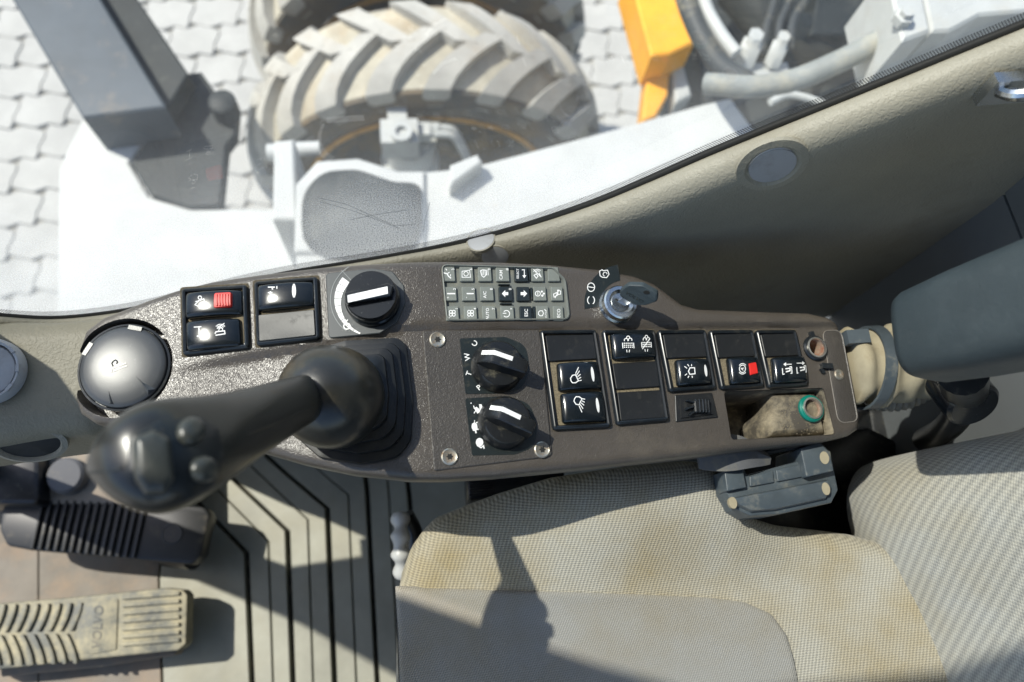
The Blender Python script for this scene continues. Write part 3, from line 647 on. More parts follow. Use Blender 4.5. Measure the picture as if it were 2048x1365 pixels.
# rear wall of the cab (two boards with a seam), roof, left side: the shell that shades the seat
rw = thing('rear_wall', (.53, 0, 0), 'plain grey rear wall panels of the cab behind the seat', 'wall panel')
sa, sb = atx(2000, 370, .52), atx(2060, 520, .52)
dy = nz(sb - sa)
q = np.cross((1, 0, 0), dy); q = q if q[1] > 0 else -q
def clip(P, o, n):
    out = []
    for i in range(len(P)):
        a, b = P[i], P[(i + 1) % len(P)]; da, db = (a - o) @ n, (b - o) @ n
        if da >= 0: out.append(a)
        if da * db < 0: out.append(a + (b - a) * da / (da - db))
    return out
rect = [np.array((.52, y, z)) for y, z in ((-.75, 0), (.335, 0), (.335, 1.84), (-.75, 1.84))]
for sgn in (1, -1):
    P = clip(rect, sa + q * .0015 * sgn, q * sgn); n_ = len(P); V = P + [p + np.array((.02, 0, 0)) for p in P]
    obj('panel', V, [tuple(range(n_)), tuple(range(2 * n_ - 1, n_ - 1, -1))] + [(i, (i + 1) % n_, n_ + (i + 1) % n_, n_ + i) for i in range(n_)], 'rear_grey', rw, smooth=False)

# roof, front pillar with the window's rounded upper corner, lower left wall: they shade the seat as in the photograph
rf = obj('roof', *box((-.205, -.225, 1.865), .755, .565, .015), 'roof_shell', smooth=False); tag(rf, kind='structure')
PIL = [(-.37, .57), (-.375, .62), (-.40, .74), (-.44, .84), (-.48, .95), (-.515, 1.1), (-.525, 1.25), (-.52, 1.4), (-.512, 1.55), (-.495, 1.67), (-.44, 1.73), (-.3, 1.75), (-.1, 1.765), (.54, 1.79), (.54, 1.85), (-.66, 1.85), (-.66, 1.0), (-.62, .7), (-.60, .0), (-.56, .0), (-.545, .56)]  # unseen outline shaped for the seat's shade; low opening added to let sun in
def gpt(x, z, off): y = GP[1] - ((x - GP[0]) * GN[0] + (z - GP[2]) * GN[2]) / GN[1]; return np.array((x, y, z)) + GN * off
V = [gpt(x, z, -.034) for x, z in PIL] + [gpt(x, z, -.003) for x, z in PIL]; n_ = len(PIL); T = [tuple(t) for t in tessellate_polygon([[Vector((x, z, 0)) for x, z in PIL]])]
pl = obj('cab_pillar', V, T + [tuple(n_ + i for i in t[::-1]) for t in T] + [(i, (i + 1) % n_, n_ + (i + 1) % n_, n_ + i) for i in range(n_)], 'roof_shell', smooth=False); tag(pl, kind='structure')
lw = obj('wall', *box((-.2, -.77, .32), .74, .015, .32), 'rear_grey', smooth=False); tag(lw, kind='structure')

# ================================================================== CONSOLE
OUT = [(146, 800), (145, 770), (150, 705), (166, 660), (202, 632), (290, 598), (350, 577), (420, 560), (520, 545), (640, 531), (760, 523), (880, 519), (1000, 520), (1100, 525), (1200, 535), (1270, 548), (1312, 564), (1340, 585), (1366, 605), (1400, 615), (1500, 619), (1620, 623), (1660, 632), (1688, 650), (1700, 685), (1716, 760), (1732, 830), (1729, 856), (1712, 868), (1660, 880), (1500, 897), (1400, 909), (1200, 932), (1000, 951), (900, 957), (820, 957), (700, 946), (600, 925), (520, 902), (400, 866), (250, 852), (185, 846), (155, 826)]
outl = [con(*p) for p in OUT]
RIDGE = [con(*p) for p in [(330, 745), (500, 712), (640, 690), (720, 674), (800, 656), (860, 651), (1200, 650), (1720, 648)]]
RIDGE = np.array(RIDGE)
def sstep(a, b, x): t = max(0, min(1, (x - a) / (b - a))); return t * t * (3 - 2 * t)
def ctop(u, v):
    r = np.interp(u, RIDGE[:, 0], RIDGE[:, 1]); k = sstep(RIDGE[0, 0] - 10, RIDGE[0, 0] + 70, u)
    return -4.5 * k * (1 - sstep(-2.5, 2.5, v - r))            # the lower field lies 4.5 mm below the upper strip
LOW = -4.5
cons = thing('control_console', W(-20, -20, -110), 'dark brown-grey grained armrest console full of switches', 'console')
V, F = column_solid(outl, ctop, side=42, nx=190, ny=56, edge=7, taper=5)
cbody = obj('console_body', uvh(V), F, 'console_plastic', cons, ang=50)
def ring_uv(c, r, n=40, ry=None): return [(c[0] + r * math.cos(2 * math.pi * i / n), c[1] + (ry or r) * math.sin(2 * math.pi * i / n)) for i in range(n)]
def prism_uv(P, h0, h1, top_in=0):
    Q = inset_poly(P, -top_in) if top_in else P
    return loft([[W(p[0], p[1], h0) for p in P], [W(p[0], p[1], h1) for p in Q]])
ASH = con(243, 735); TRAY = pxq([(1447, 783), (1648, 776), (1672, 870), (1463, 881)], LOW); KP = pxq([(881, 530), (1105, 536), (1131, 560), (1140, 641), (892, 643)], 0)
SOC = con(1630, 696, LOW)
boolean_cut(cbody, [prism_uv(ring_uv(ASH, 34.5, 48, 36), -22, 12, 2), prism_uv(rpoly(TRAY, 4), -70, 8), prism_uv(rpoly(KP, [5, 5, 8, 6, 5]), -3.2, 6), prism_uv(ring_uv(SOC, 9.0, 32), -34, 6)])
KPc = rpoly(KP, [5, 5, 8, 6, 5])

# ---- ashtray in its well
at_ = thing('ashtray', W(ASH[0], ASH[1], -22), 'round grey lidded ashtray sunk in the front end of the console', 'ashtray')
LC = con(241, 733, -1)
def lfr(c, h, rot=0, tiltx=0, tilty=0):
    o = W(c[0], c[1], h); a = nz(W(c[0] + 1, c[1], h) - W(c[0] - 1, c[1], h)); b = EY; n = np.cross(a, b)
    n = nz(n + a * tiltx + b * tilty); a = nz(a - n * (a @ n)); b = np.cross(n, a); r = math.radians(rot); a, b = a * math.cos(r) + b * math.sin(r), b * math.cos(r) - a * math.sin(r); return o, a, b, n
fr = lfr(LC, -21, tiltx=.08)
V, F = disc_rings([(.029, 0), (.0315, .004), (.0325, .015), (.0330, .0175), (.0315, .0178), (.031, .0165)], fr, 48); obj('cup', V, F, 'frame_black', at_)
V, F = disc_rings([(.0305, .012), (.0308, .0185), (.0300, .0198), (.027, .0208), (.020, .0222), (.010, .0229), (.0005, .0231)], fr, 48, False, True); lid = obj('lid', V, F, 'lid_grey', at_, ang=60)
def fpt(fr, x, y, z): o, a, b, n = fr; return o + a * x / 1000 + b * y / 1000 + n * z / 1000
def fbar(fr, p, q, w, z0, z1):
    p, q = np.array(p, float), np.array(q, float); d = nz(q - p); s = np.array((-d[1], d[0])) * w / 2; C = [p - s, q - s, q + s, p + s]
    return [fpt(fr, c[0], c[1], z) for z in (z0, z1) for c in C], [(3, 2, 1, 0), (4, 5, 6, 7), (0, 1, 5, 4), (1, 2, 6, 5), (2, 3, 7, 6), (3, 0, 4, 7)]
mb = MB()                                                    # embossed cigarette sign and the lid's two wedge ribs
mb.add(*fbar(fr, (-6, -2.2), (4, 1.2), 1.1, 22, 23.3)); mb.add(*fbar(fr, (-5.2, -4.2), (4.6, -.9), 1.1, 22, 23.3)); mb.add(*fbar(fr, (-7, -1), (-6.2, -5), 1, 22, 23.3))
V, F = tube(cat_rom([fpt(fr, x, y, 23) for x, y in ((-5.5, -.6), (-6.4, 2), (-4.2, 4), (-2.6, 2.6), (-3.2, 1))], 5), .0005, 6); mb.add(V, F); mb.build('cigarette_emblem', 'frame_black', lid)
mb = MB(); mb.add([fpt(fr, *q) for q in ((8, -6, 21.0), (10.5, -7, 21.0), (24, -19, 20), (19, -23, 20), (8, -6, 22.6), (20, -20, 23))], [(0, 1, 2, 3), (0, 4, 5, 3), (1, 2, 5, 4), (2, 3, 5), (0, 1, 4)]); mb.build('thumb_rib', 'lid_grey', lid, smooth=False)
mb = MB(); mb.add([fpt(fr, *q) for q in ((-11, -8, 20.8), (-9, -9, 20.8), (-4, -28.5, 19.5), (-9, -27.5, 19.5), (-10, -8.5, 22.4), (-6, -27.5, 22.2))], [(0, 1, 2, 3), (0, 4, 5, 3), (1, 2, 5, 4), (2, 3, 5), (0, 1, 4)]); mb.build('thumb_rib', 'lid_grey', lid, smooth=False)
for a0 in (75, 150):
    r = math.radians(a0); mb = MB(); cx, cy = 29.3 * math.cos(r), 29.3 * math.sin(r); tx, ty = -math.sin(r), math.cos(r)
    mb.add(*fbar(fr, (cx - tx * 5, cy - ty * 5), (cx + tx * 5, cy + ty * 5), 3.2, 17, 21)); mb.build('hinge_tab', 'lid_grey', lid, smooth=False)

# ---- rocker switch banks
def rocker_top(k=1.0, tilt=0.0):
    return lambda s, t: 2.4 * k * (1 - s * s) + .7 * (1 - t * t) + tilt * s - 1.2 * s ** 8 - .8 * t ** 8
def bank(P, floor_h=.6):
    hb = floor_h + (LOW if np.mean(np.array(P), 0)[0] > 840 else 0)
    fr_o = cslab('switch_frame', P, 3.0, [(0, hb - 2), (0, hb + 2.2), (.6, hb + 3.3), (1.6, hb + 3.8), (2.8, hb + 3.3), (3.3, hb + 2.2), (3.4, hb + .2)], ['frame_black'], cons, hs=hb + 2)
    mg = 4.0 if np.mean(np.array(P), 0)[0] < 840 else 2.0
    cslab('grime_edge', [tuple(q) for q in inset_poly([(float(a), float(b)) for a, b in P], -mg)], 2.5, [(0, hb - 1.5), (.2, hb - .42)], ['grime'], fr_o, hs=hb)
    return fr_o, hb
def rocker(P, fo, hb, ink=(), tilt=0.0, lift=5.2):
    return cslab('rocker', P, 2.4, [(0.5, hb - .5), (0, hb + lift - 2.0), (.25, hb + lift - .9), (.9, hb + lift - .25), (1.8, hb + lift)], ['rocker_black', 'white_print', 'red_plastic', 'grey_print'], fo, top=rocker_top(1, tilt), inks=ink, hs=hb + lift)
def blank(P, fo, hb, h=2.6, ink=()):
    return cslab('blank_cover', P, 1.2, [(0, hb - .5), (0, hb + h - .5), (.5, hb + h)], ['blank_black', 'white_print'], fo, hs=hb + h, inks=ink, top=lambda s, t: -.5 * (1 - s * s) * (1 - t * t))
def floor_ink(P, fo, hb):
    cslab('dirt_bed', P, 1.5, [(0, hb - .4), (.3, hb + .5)], ['crumb'], fo, hs=hb)
def strokes(mi, *ls): return (mi, [s if isinstance(s[0], list) and len(s) == 2 and isinstance(s[1], list) else s for s in ls])
WH = 1
def lens(cx, cy, rx, ry, rot=0): return dot(cx, cy, rx, ry, rot)

# bank A: parking lamp rocker with red slider + horn/beacon rocker
fo, hb = bank([(363, 578), (494, 570), (499, 697), (366, 712)])
floor_ink([(374, 588), (486, 580), (490, 688), (377, 701)], fo, hb)
ribs = []
cslab('red_slider', [(428, 586), (462, 584), (462, 613), (427, 616)], 1.6, [(0, hb + 4), (0, hb + 8.6), (.4, hb + 9.2)], ['red_plastic'], fo, hs=hb + 9.2, top=lambda s, t: .5 * (1 - t * t))
for k in range(5): cslab('slider_rib', [(431 + k * 5.6, 588), (434 + k * 5.6, 588), (435 + k * 5.6, 612), (432 + k * 5.6, 612)], .3, [(0, hb + 9), (0, hb + 10), (.2, hb + 10.3)], ['red_plastic'], fo, hs=hb + 10)
rocker([(370, 586), (483, 578), (484, 628), (370, 637)], fo, hb, ribs + [(WH, [stroke(ell(400, 596, 3.4, 3.4, 0, 342, 12), 1.4, True), stroke([(391, 604), (399, 602), (408, 598), (410, 610), (398, 614), (390, 610), (400, 600)], 1.4)])], tilt=-.8)
rocker([(370, 643), (478, 635), (481, 691), (373, 703)], fo, hb, [(WH, [stroke([(388, 655), (403, 654)], 1.6), stroke([(398, 655), (399, 672)], 1.8), stroke([(394, 673), (404, 673)], 2.5),
    stroke([(430, 668), (432, 664), (449, 662), (450, 668), (431, 671)], 2), stroke([(437, 662), (440, 656), (445, 657), (445, 662)], 1.6)] + [stroke(ell(441, 660, 5 + 3 * k, 5 + 3 * k, 215, 325, 8), 1.3) for k in range(3)] + [stroke([(434, 658), (449, 647)], 1.5)])], tilt=-.8)
# bank B
fo, hb = bank([(508, 564), (635, 554), (641, 679), (513, 693)])
floor_ink([(518, 573), (627, 564), (631, 670), (521, 683)], fo, hb)
rocker([(513, 571), (626, 561), (628, 611), (515, 622)], fo, hb, [(WH, [stroke([(545, 575), (545, 598)], 2.6), stroke([(545, 586), (536, 586)], 2), stroke([(536, 575), (550, 575)], 2), stroke([(536, 598), (550, 598)], 2), dot(541, 586, 2.4), stroke([(554, 573), (554, 599)], 1.8), lens(588, 582, 4, 14), ])], tilt=-.8)
blank([(516, 630), (628, 619), (631, 671), (518, 683)], fo, hb, 4.2)
# bank C: work lamps
fo, hb = bank([(1079, 661), (1192, 660), (1222, 855), (1106, 861)])
floor_ink([(1092, 670), (1186, 669), (1213, 847), (1116, 852)], fo, hb)
blank([(1091, 671), (1187, 669), (1194, 718), (1098, 723)], fo, hb)
def lamp_icon(cx, cy, f):
    st = [stroke([(cx - 5, cy + f * 2), (cx - 9, cy + f * 10), (cx - 1, cy + f * 14), (cx + 6, cy + f * 12), (cx + 3, cy + f * 5)][::1] if f > 0 else [(cx - 10, cy - 9), (cx - 7, cy - 14), (cx + 3, cy - 13), (cx, cy - 3), (cx - 5, cy - 1)], 1.7, True)]
    for k in range(5): st.append(stroke([(cx + 1 + 1.2 * k, cy - 2 * f + 2.6 * k * f), (cx + 5 + 1.2 * k + (4 - k) * .6, cy - (12 - 4.5 * k) * f)], 1.5))
    return st
def flood(cx, cy, s):
    # bowl of the lamp and its beam of five rays, leaning up (s=1) or down (s=-1)
    st = [stroke([(cx - 8, cy + 8 * s), (cx - 9, cy + 3 * s), (cx - 5, cy - 3 * s), (cx + 1, cy - 4 * s), (cx + 7, cy + 8 * s), (cx + 1, cy + 12 * s), (cx - 5, cy + 12 * s)], 1.8, True)]
    for k, (x0, y0, x1, y1) in enumerate(((1, -6, 7, -19), (3, -3, 9, -12), (5, 0, 11, -5), (7, 4, 12, 1), (8, 8, 13, 7))): st.append(stroke([(cx + x0, cy + y0 * s), (cx + x1, cy + y1 * s)], 1.6))
    return st
rocker([(1115, 726), (1196, 722), (1207, 777), (1119, 782)], fo, hb, [(WH, flood(1150, 754, 1) + [lens(1185, 749, 3, 15, -8)])])
rocker([(1122, 787), (1207, 782), (1216, 842), (1127, 846)], fo, hb, [(WH, flood(1157, 806, -1) + [lens(1195, 811, 3, 15, -8)])])
# bank D: exhaust filter switch
fo, hb = bank([(1203, 661), (1309, 660), (1338, 842), (1233, 851)])
floor_ink([(1215, 669), (1303, 668), (1330, 834), (1242, 843)], fo, hb)
def regen(cx, cy, sc=1.0):
    st = []
    for x in (-11, 11): st.append(stroke([(cx + x * sc, cy - 4), (cx + (x + 1) * sc, cy + 7)], 1.7))
    for r in range(3):
        for k in range(5): st.append(dot(cx + (-7.5 + 3.8 * k + r * .3) * sc, cy - 3 + 4 * r, 1.25))
    for x, y, r in ((-4, -9, 3.6), (4, -9.5, 3.6), (0, -14, 3.2)): st.append(stroke(ell(cx + x * sc, cy + y, r * sc, r, 150, 390, 10), 1.5))
    st += [stroke([(cx - 3, cy + 10), (cx - 2, cy + 15)], 1.4), stroke([(cx + 3, cy + 10), (cx + 2, cy + 15)], 1.4)]
    return st
rocker([(1222, 667), (1308, 663), (1316, 714), (1228, 719)], fo, hb, [(WH, regen(1256, 690) + regen(1292, 689, .85) + [stroke([(1284, 699), (1299, 678)], 1.8)])])
blank([(1225, 727), (1313, 722), (1320, 773), (1233, 779)], fo, hb)
blank([(1235, 785), (1324, 780), (1332, 835), (1242, 842)], fo, hb)
# bank E: beacon
fo, hb = bank([(1314, 661), (1411, 660), (1432, 778), (1338, 785)])
floor_ink([(1326, 669), (1405, 668), (1424, 770), (1347, 776)], fo, hb)
blank([(1326, 669), (1407, 667), (1414, 714), (1334, 717)], fo, hb)
rocker([(1352, 719), (1418, 717), (1426, 767), (1357, 772)], fo, hb, [(WH, [stroke([(1380, 736), (1389, 736), (1390, 748), (1380, 749), (1377, 743)], 1.8, True)] + [stroke([a, b], 1.5) for a, b in (((1378, 733), (1375, 729)), ((1374, 737), (1369, 733)), ((1383, 733), (1383, 729)), ((1374, 748), (1370, 751)), ((1378, 752), (1376, 756)), ((1384, 752), (1385, 756)))] + [lens(1411, 742, 2.6, 12, -8)])])
# bank F: brake
fo, hb = bank([(1417, 661), (1505, 660), (1528, 774), (1441, 780)])
floor_ink([(1429, 669), (1499, 668), (1520, 766), (1450, 772)], fo, hb)
blank([(1429, 669), (1502, 667), (1510, 713), (1437, 716)], fo, hb)
rk = rocker([(1456, 715), (1518, 714), (1523, 765), (1463, 769)], fo, hb, [(WH, [stroke(ell(1485, 738, 6, 7.5, 0, 342, 16), 1.4, True), stroke(ell(1485, 738, 8.5, 10.5, 40, 140, 8), 1.3), stroke(ell(1485, 738, 8.5, 10.5, 220, 320, 8), 1.3), text('A', 1485, 738, 9, 70)])])
cslab('red_slider', [(1498, 727), (1513, 724), (1517, 747), (1501, 751)], 1.0, [(0, hb + 5), (0, hb + 8.2), (.5, hb + 9)], ['red_plastic'], fo, hs=hb + 9)
# bank G: seat / cab
fo, hb = bank([(1510, 661), (1591, 660), (1616, 771), (1536, 777)])
floor_ink([(1522, 669), (1585, 668), (1608, 763), (1545, 769)], fo, hb)
blank([(1521, 669), (1589, 667), (1600, 711), (1531, 714)], fo, hb)
def seatic(cx, cy, d):
    return [stroke([(cx - 9 * 1, cy), (cx - 8, cy + 12), (cx + 10, cy + 10), (cx + 9, cy - 3), (cx + 5, cy - 3)], 1.6), stroke([(cx - 3, cy + 1), (cx + 6, cy), (cx + 6, cy + 5), (cx - 2, cy + 7)], 2.4), stroke([(cx - d * 9, cy - 8), (cx + d * 2, cy - 8)], 1.4), fill([(cx + d * 2, cy - 12), (cx + d * 7, cy - 8), (cx + d * 2, cy - 4)])]
rocker([(1545, 715), (1611, 712), (1619, 763), (1551, 767)], fo, hb, [(WH, seatic(1574, 737, -1) + seatic(1602, 735, 1))])

# ---- throttle dial
plate_px = [(651, 547), (745, 537), (785, 543), (808, 572), (811, 608), (795, 645), (760, 667), (657, 677)]
BANDP = [(ell(748, 599, 77, 77, 140 + k * 11.5, 140 + (k + 1) * 11.5 - 1.2, 3), 18 - k * 1.7) for k in range(9)]
def band(k):
    a0, a1 = 218 - k * 12.2, 218 - (k + 1) * 12.2 + 1.0; w0, w1 = 19 - k * 1.8, 19 - (k + 1) * 1.8; r = 76
    A_ = [(745 + (r) * math.cos(math.radians(a)), 600 + r * .96 * math.sin(math.radians(a))) for a in (a0, (a0 + a1) / 2, a1)]
    B_ = [(745 + (r - w) * math.cos(math.radians(a)), 600 + (r - w) * .96 * math.sin(math.radians(a))) for a, w in ((a1, w1), ((a0 + a1) / 2, (w0 + w1) / 2), (a0, w0))]
    return fill(A_ + B_)
cslab('throttle_plate', plate_px, 3.0, [(0, -1), (0, .6), (.6, 1.2)], ['dial_plate', 'white_print', 'grey_print'], cons, hs=1.2, inks=[(1, [band(k) for k in range(9)] + [stroke(ell(694, 653, 6.5, 6, -70, 250, 12), 2.2), stroke([(690, 646), (696, 640)], 2)]), (2, [stroke(ell(745, 600, 84, 80, 128, 236, 18), 1.0), stroke([(683, 541), (703, 562)], .8), stroke([(698, 664), (705, 650)], .8)])])
tk = con(743, 595, 9); kr = 19.0
fr = lfr(tk, 1.2)
V, F = disc_rings([(kr * 1.06e-3, 0), (kr * 1.05e-3, .004), (kr * 1.0e-3, .005), (kr * .985e-3, .0125), (kr * .95e-3, .0138), (kr * .3e-3, .0138)], fr, 56); kb = obj('throttle_knob', V, F, 'gloss_black', cons, ang=40)
P = pxq([(691, 590), (776, 571), (787, 577), (782, 596), (694, 612)], 16); rg = slab_rings(P, 1.2, [(0, 14), (0, 20.2), (.8, 21)], 4); V, F = loft(rg); V = uvh(V); obj('pointer_bar', V, F, 'gloss_black', kb, ang=40)
P = pxq([(694, 591), (774, 573), (775, 588), (695, 606)], 21); rg = slab_rings(P, .3, [(0, 20.9), (.1, 21.15)], 3); V, F = loft(rg); obj('white_mark', uvh(V), F, 'white_print', kb)

# ---- screwed mode panel with two rotary knobs
mp_px = [(845, 661), (1078, 660), (1083, 690), (1104, 908), (1098, 914), (868, 942)]
mpan = cslab('mode_panel', mp_px, 2.0, [(0, LOW - 1.5), (0, LOW + .9), (.7, LOW + 1.4)], ['panel_plastic'], cons, hs=LOW + 1)
PH_ = LOW + 1.4
def torx(px, py, r=5.2):
    fr = lfr(con(px, py, PH_), PH_); rr = r / 1000
    V, F = disc_rings([(rr * 1.18, -.001), (rr * 1.16, .0006), (rr, .0012), (rr * .9, .0009), (.0003, .0009)], fr, 30, False, True); mb = MB(); mb.add(V, F, 0)
    st = [];
    for k in range(12):
        a = math.pi * k / 6; q = (.50 if k % 2 == 0 else .30) * rr; st.append(fr[0] + fr[1] * q * math.cos(a) + fr[2] * q * math.sin(a) + fr[3] * .0012)
    mb.add(st, [tuple(range(12))], 1)
    return mb.build('screw', ['metal_screw', 'seal_black'], mpan)
for q in ((875, 680), (899, 914), (1084, 900)): torx(*q)
def W2(h): return h
lab1 = [(919, 677), (1010, 674), (1052, 690), (1060, 740), (1045, 778), (1000, 788), (931, 789)]
cslab('mode_label', lab1, [1.5, 6, 12, 12, 12, 6, 1.5], [(0, PH_ - .3), (.15, PH_ + .25)], ['label_black', 'white_print'], mpan, hs=PH_, inks=[(1, [text('C', 950, 687, 15, 145), text('W', 935, 714, 15, 100), text('T', 938, 748, 15, 70), text('P', 958, 776, 15, 40)])])
lab2 = [(930, 797), (1015, 792), (1060, 808), (1075, 850), (1070, 895), (1030, 910), (944, 912)]
def turtle(cx, cy):
    return [fill([(cx - 6, cy - 6), (cx - 1, cy - 9), (cx + 4, cy - 5), (cx + 5, cy + 3), (cx + 2, cy + 9), (cx - 4, cy + 8), (cx - 7, cy + 1)]), stroke([(cx + 2, cy - 8), (cx + 7, cy - 9)], 2.5), stroke([(cx + 3, cy + 5), (cx + 8, cy + 5)], 2.4), stroke([(cx + 1, cy + 8), (cx + 2, cy + 13)], 3), stroke([(cx - 1, cy - 8), (cx - 1, cy - 13)], 1.5)]
def hare(cx, cy):
    return [fill([(cx - 8, cy - 2), (cx - 3, cy - 5), (cx + 2, cy - 1), (cx + 4, cy + 5), (cx - 1, cy + 9), (cx - 4, cy + 4)]), fill([(cx + 2, cy - 10), (cx + 7, cy - 10), (cx + 9, cy - 4), (cx + 7, cy + 4), (cx + 3, cy + 6), (cx + 3, cy - 2)]), stroke([(cx - 7, cy - 1), (cx - 9, cy - 7)], 2), stroke([(cx - 4, cy + 2), (cx - 8, cy + 8)], 2)]
def snail(cx, cy): return [dot(cx, cy, 7.5, 8.5), stroke([(cx - 5, cy + 6), (cx + 3, cy + 11), (cx + 8, cy + 7), (cx + 9, cy + 13)], 2.4)]
cslab('travel_label', lab2, [1.5, 6, 12, 12, 12, 6, 1.5], [(0, PH_ - .3), (.15, PH_ + .25)], ['label_black', 'white_print'], mpan, hs=PH_, inks=[(1, hare(956, 819) + turtle(950, 854) + snail(959, 885) + [dot(942, 807, 1.2)])])
def mode_knob(cx, cy, ang, name='mode_knob'):
    c = con(cx - 2, cy - 12, PH_ + 12); fr = lfr(c, PH_ + .3, rot=ang)
    V, F = disc_rings([(.0198, 0), (.0196, .002), (.0190, .0035), (.0178, .009), (.0165, .0105), (.012, .011), (.0003, .011)], fr, 44, False, True); kb = obj(name, V, F, 'knob_black', cons, ang=40)
    # wing-shaped handle: long ridge with sloping nose
    def sec(x, wb, wt, zt): return [fpt(fr, x, -wb, 8), fpt(fr, x, -wt, zt - .8), fpt(fr, x, -wt * .8, zt), fpt(fr, x, wt * .8, zt), fpt(fr, x, wt, zt - .8), fpt(fr, x, wb, 8)]
    V, F = loft([sec(-17.6, 5, 4.6, 10.5), sec(-16.5, 6.2, 5.4, 13), sec(-9, 7.4, 5.8, 22), sec(-7, 7.4, 5.8, 22.8), sec(15, 6.6, 5.2, 22.2), sec(18, 6.2, 4.8, 21.0), sec(19.2, 5.5, 4.2, 18)]); obj('handle', V, F, 'knob_black', kb, ang=28)
    q = [(-15.8, 14.4), (-8.6, 22.75), (-7, 23.15), (6, 22.95)]
    V = [fpt(fr, x, y, z) for x, z in q for y in (.2, 3.6)]; F = [(2 * i, 2 * i + 2, 2 * i + 3, 2 * i + 1) for i in range(3)]
    obj('pointer_line', V, F, 'white_print', kb, smooth=False)
    return kb
mode_knob(1003, 738, -20); mode_knob(1018, 852, -27, 'travel_knob')

# ---- keypad
kpd = obj('keypad', *(lambda R_: ([W(*p) for r in R_ for p in r], loft(R_, False, True)[1]))(slab_rings(KP, [5, 5, 8, 6, 5], [(.15, -3.4), (.15, 1.6), (.9, 2.0), (1.6, .6), (1.9, -1.4)], 5)), 'keypad_base', cons)
cx_ = lambda x: 860 + x / 4.655
cy_ = lambda y: 510 + y / 4.655
rowsx = [[(110, 235), (275, 405), (445, 575), (612, 740), (785, 915), (940, 1060), (1095, 1212)], [(125, 250), (295, 425), (465, 595), (640, 770), (805, 930), (960, 1085), (1125, 1240)], [(145, 270), (315, 440), (485, 615), (655, 785), (835, 950), (985, 1108), (1145, 1245)]]
rowsy = [(108, 247), (296, 428), (476, 614)]
def arrowp(cx, cy, d, s=1): return fill([(cx + d * 7 * s, cy), (cx, cy - 7 * s), (cx, cy - 3 * s), (cx - d * 6 * s, cy - 3 * s), (cx - d * 6 * s, cy + 3 * s), (cx, cy + 3 * s), (cx, cy + 7 * s)])
def fan(cx, cy): return [stroke(ell(cx - 3, cy - 3, 3, 3, 0, 330, 10), 1.5, True), stroke(ell(cx + 3, cy - 3, 3, 3, 0, 330, 10), 1.5, True), stroke(ell(cx - 3, cy + 3, 3, 3, 0, 330, 10), 1.5, True), stroke(ell(cx + 3, cy + 3, 3, 3, 0, 330, 10), 1.5, True)]
def num(s, cx, cy): return text(s, cx, cy, 7.5, 90)
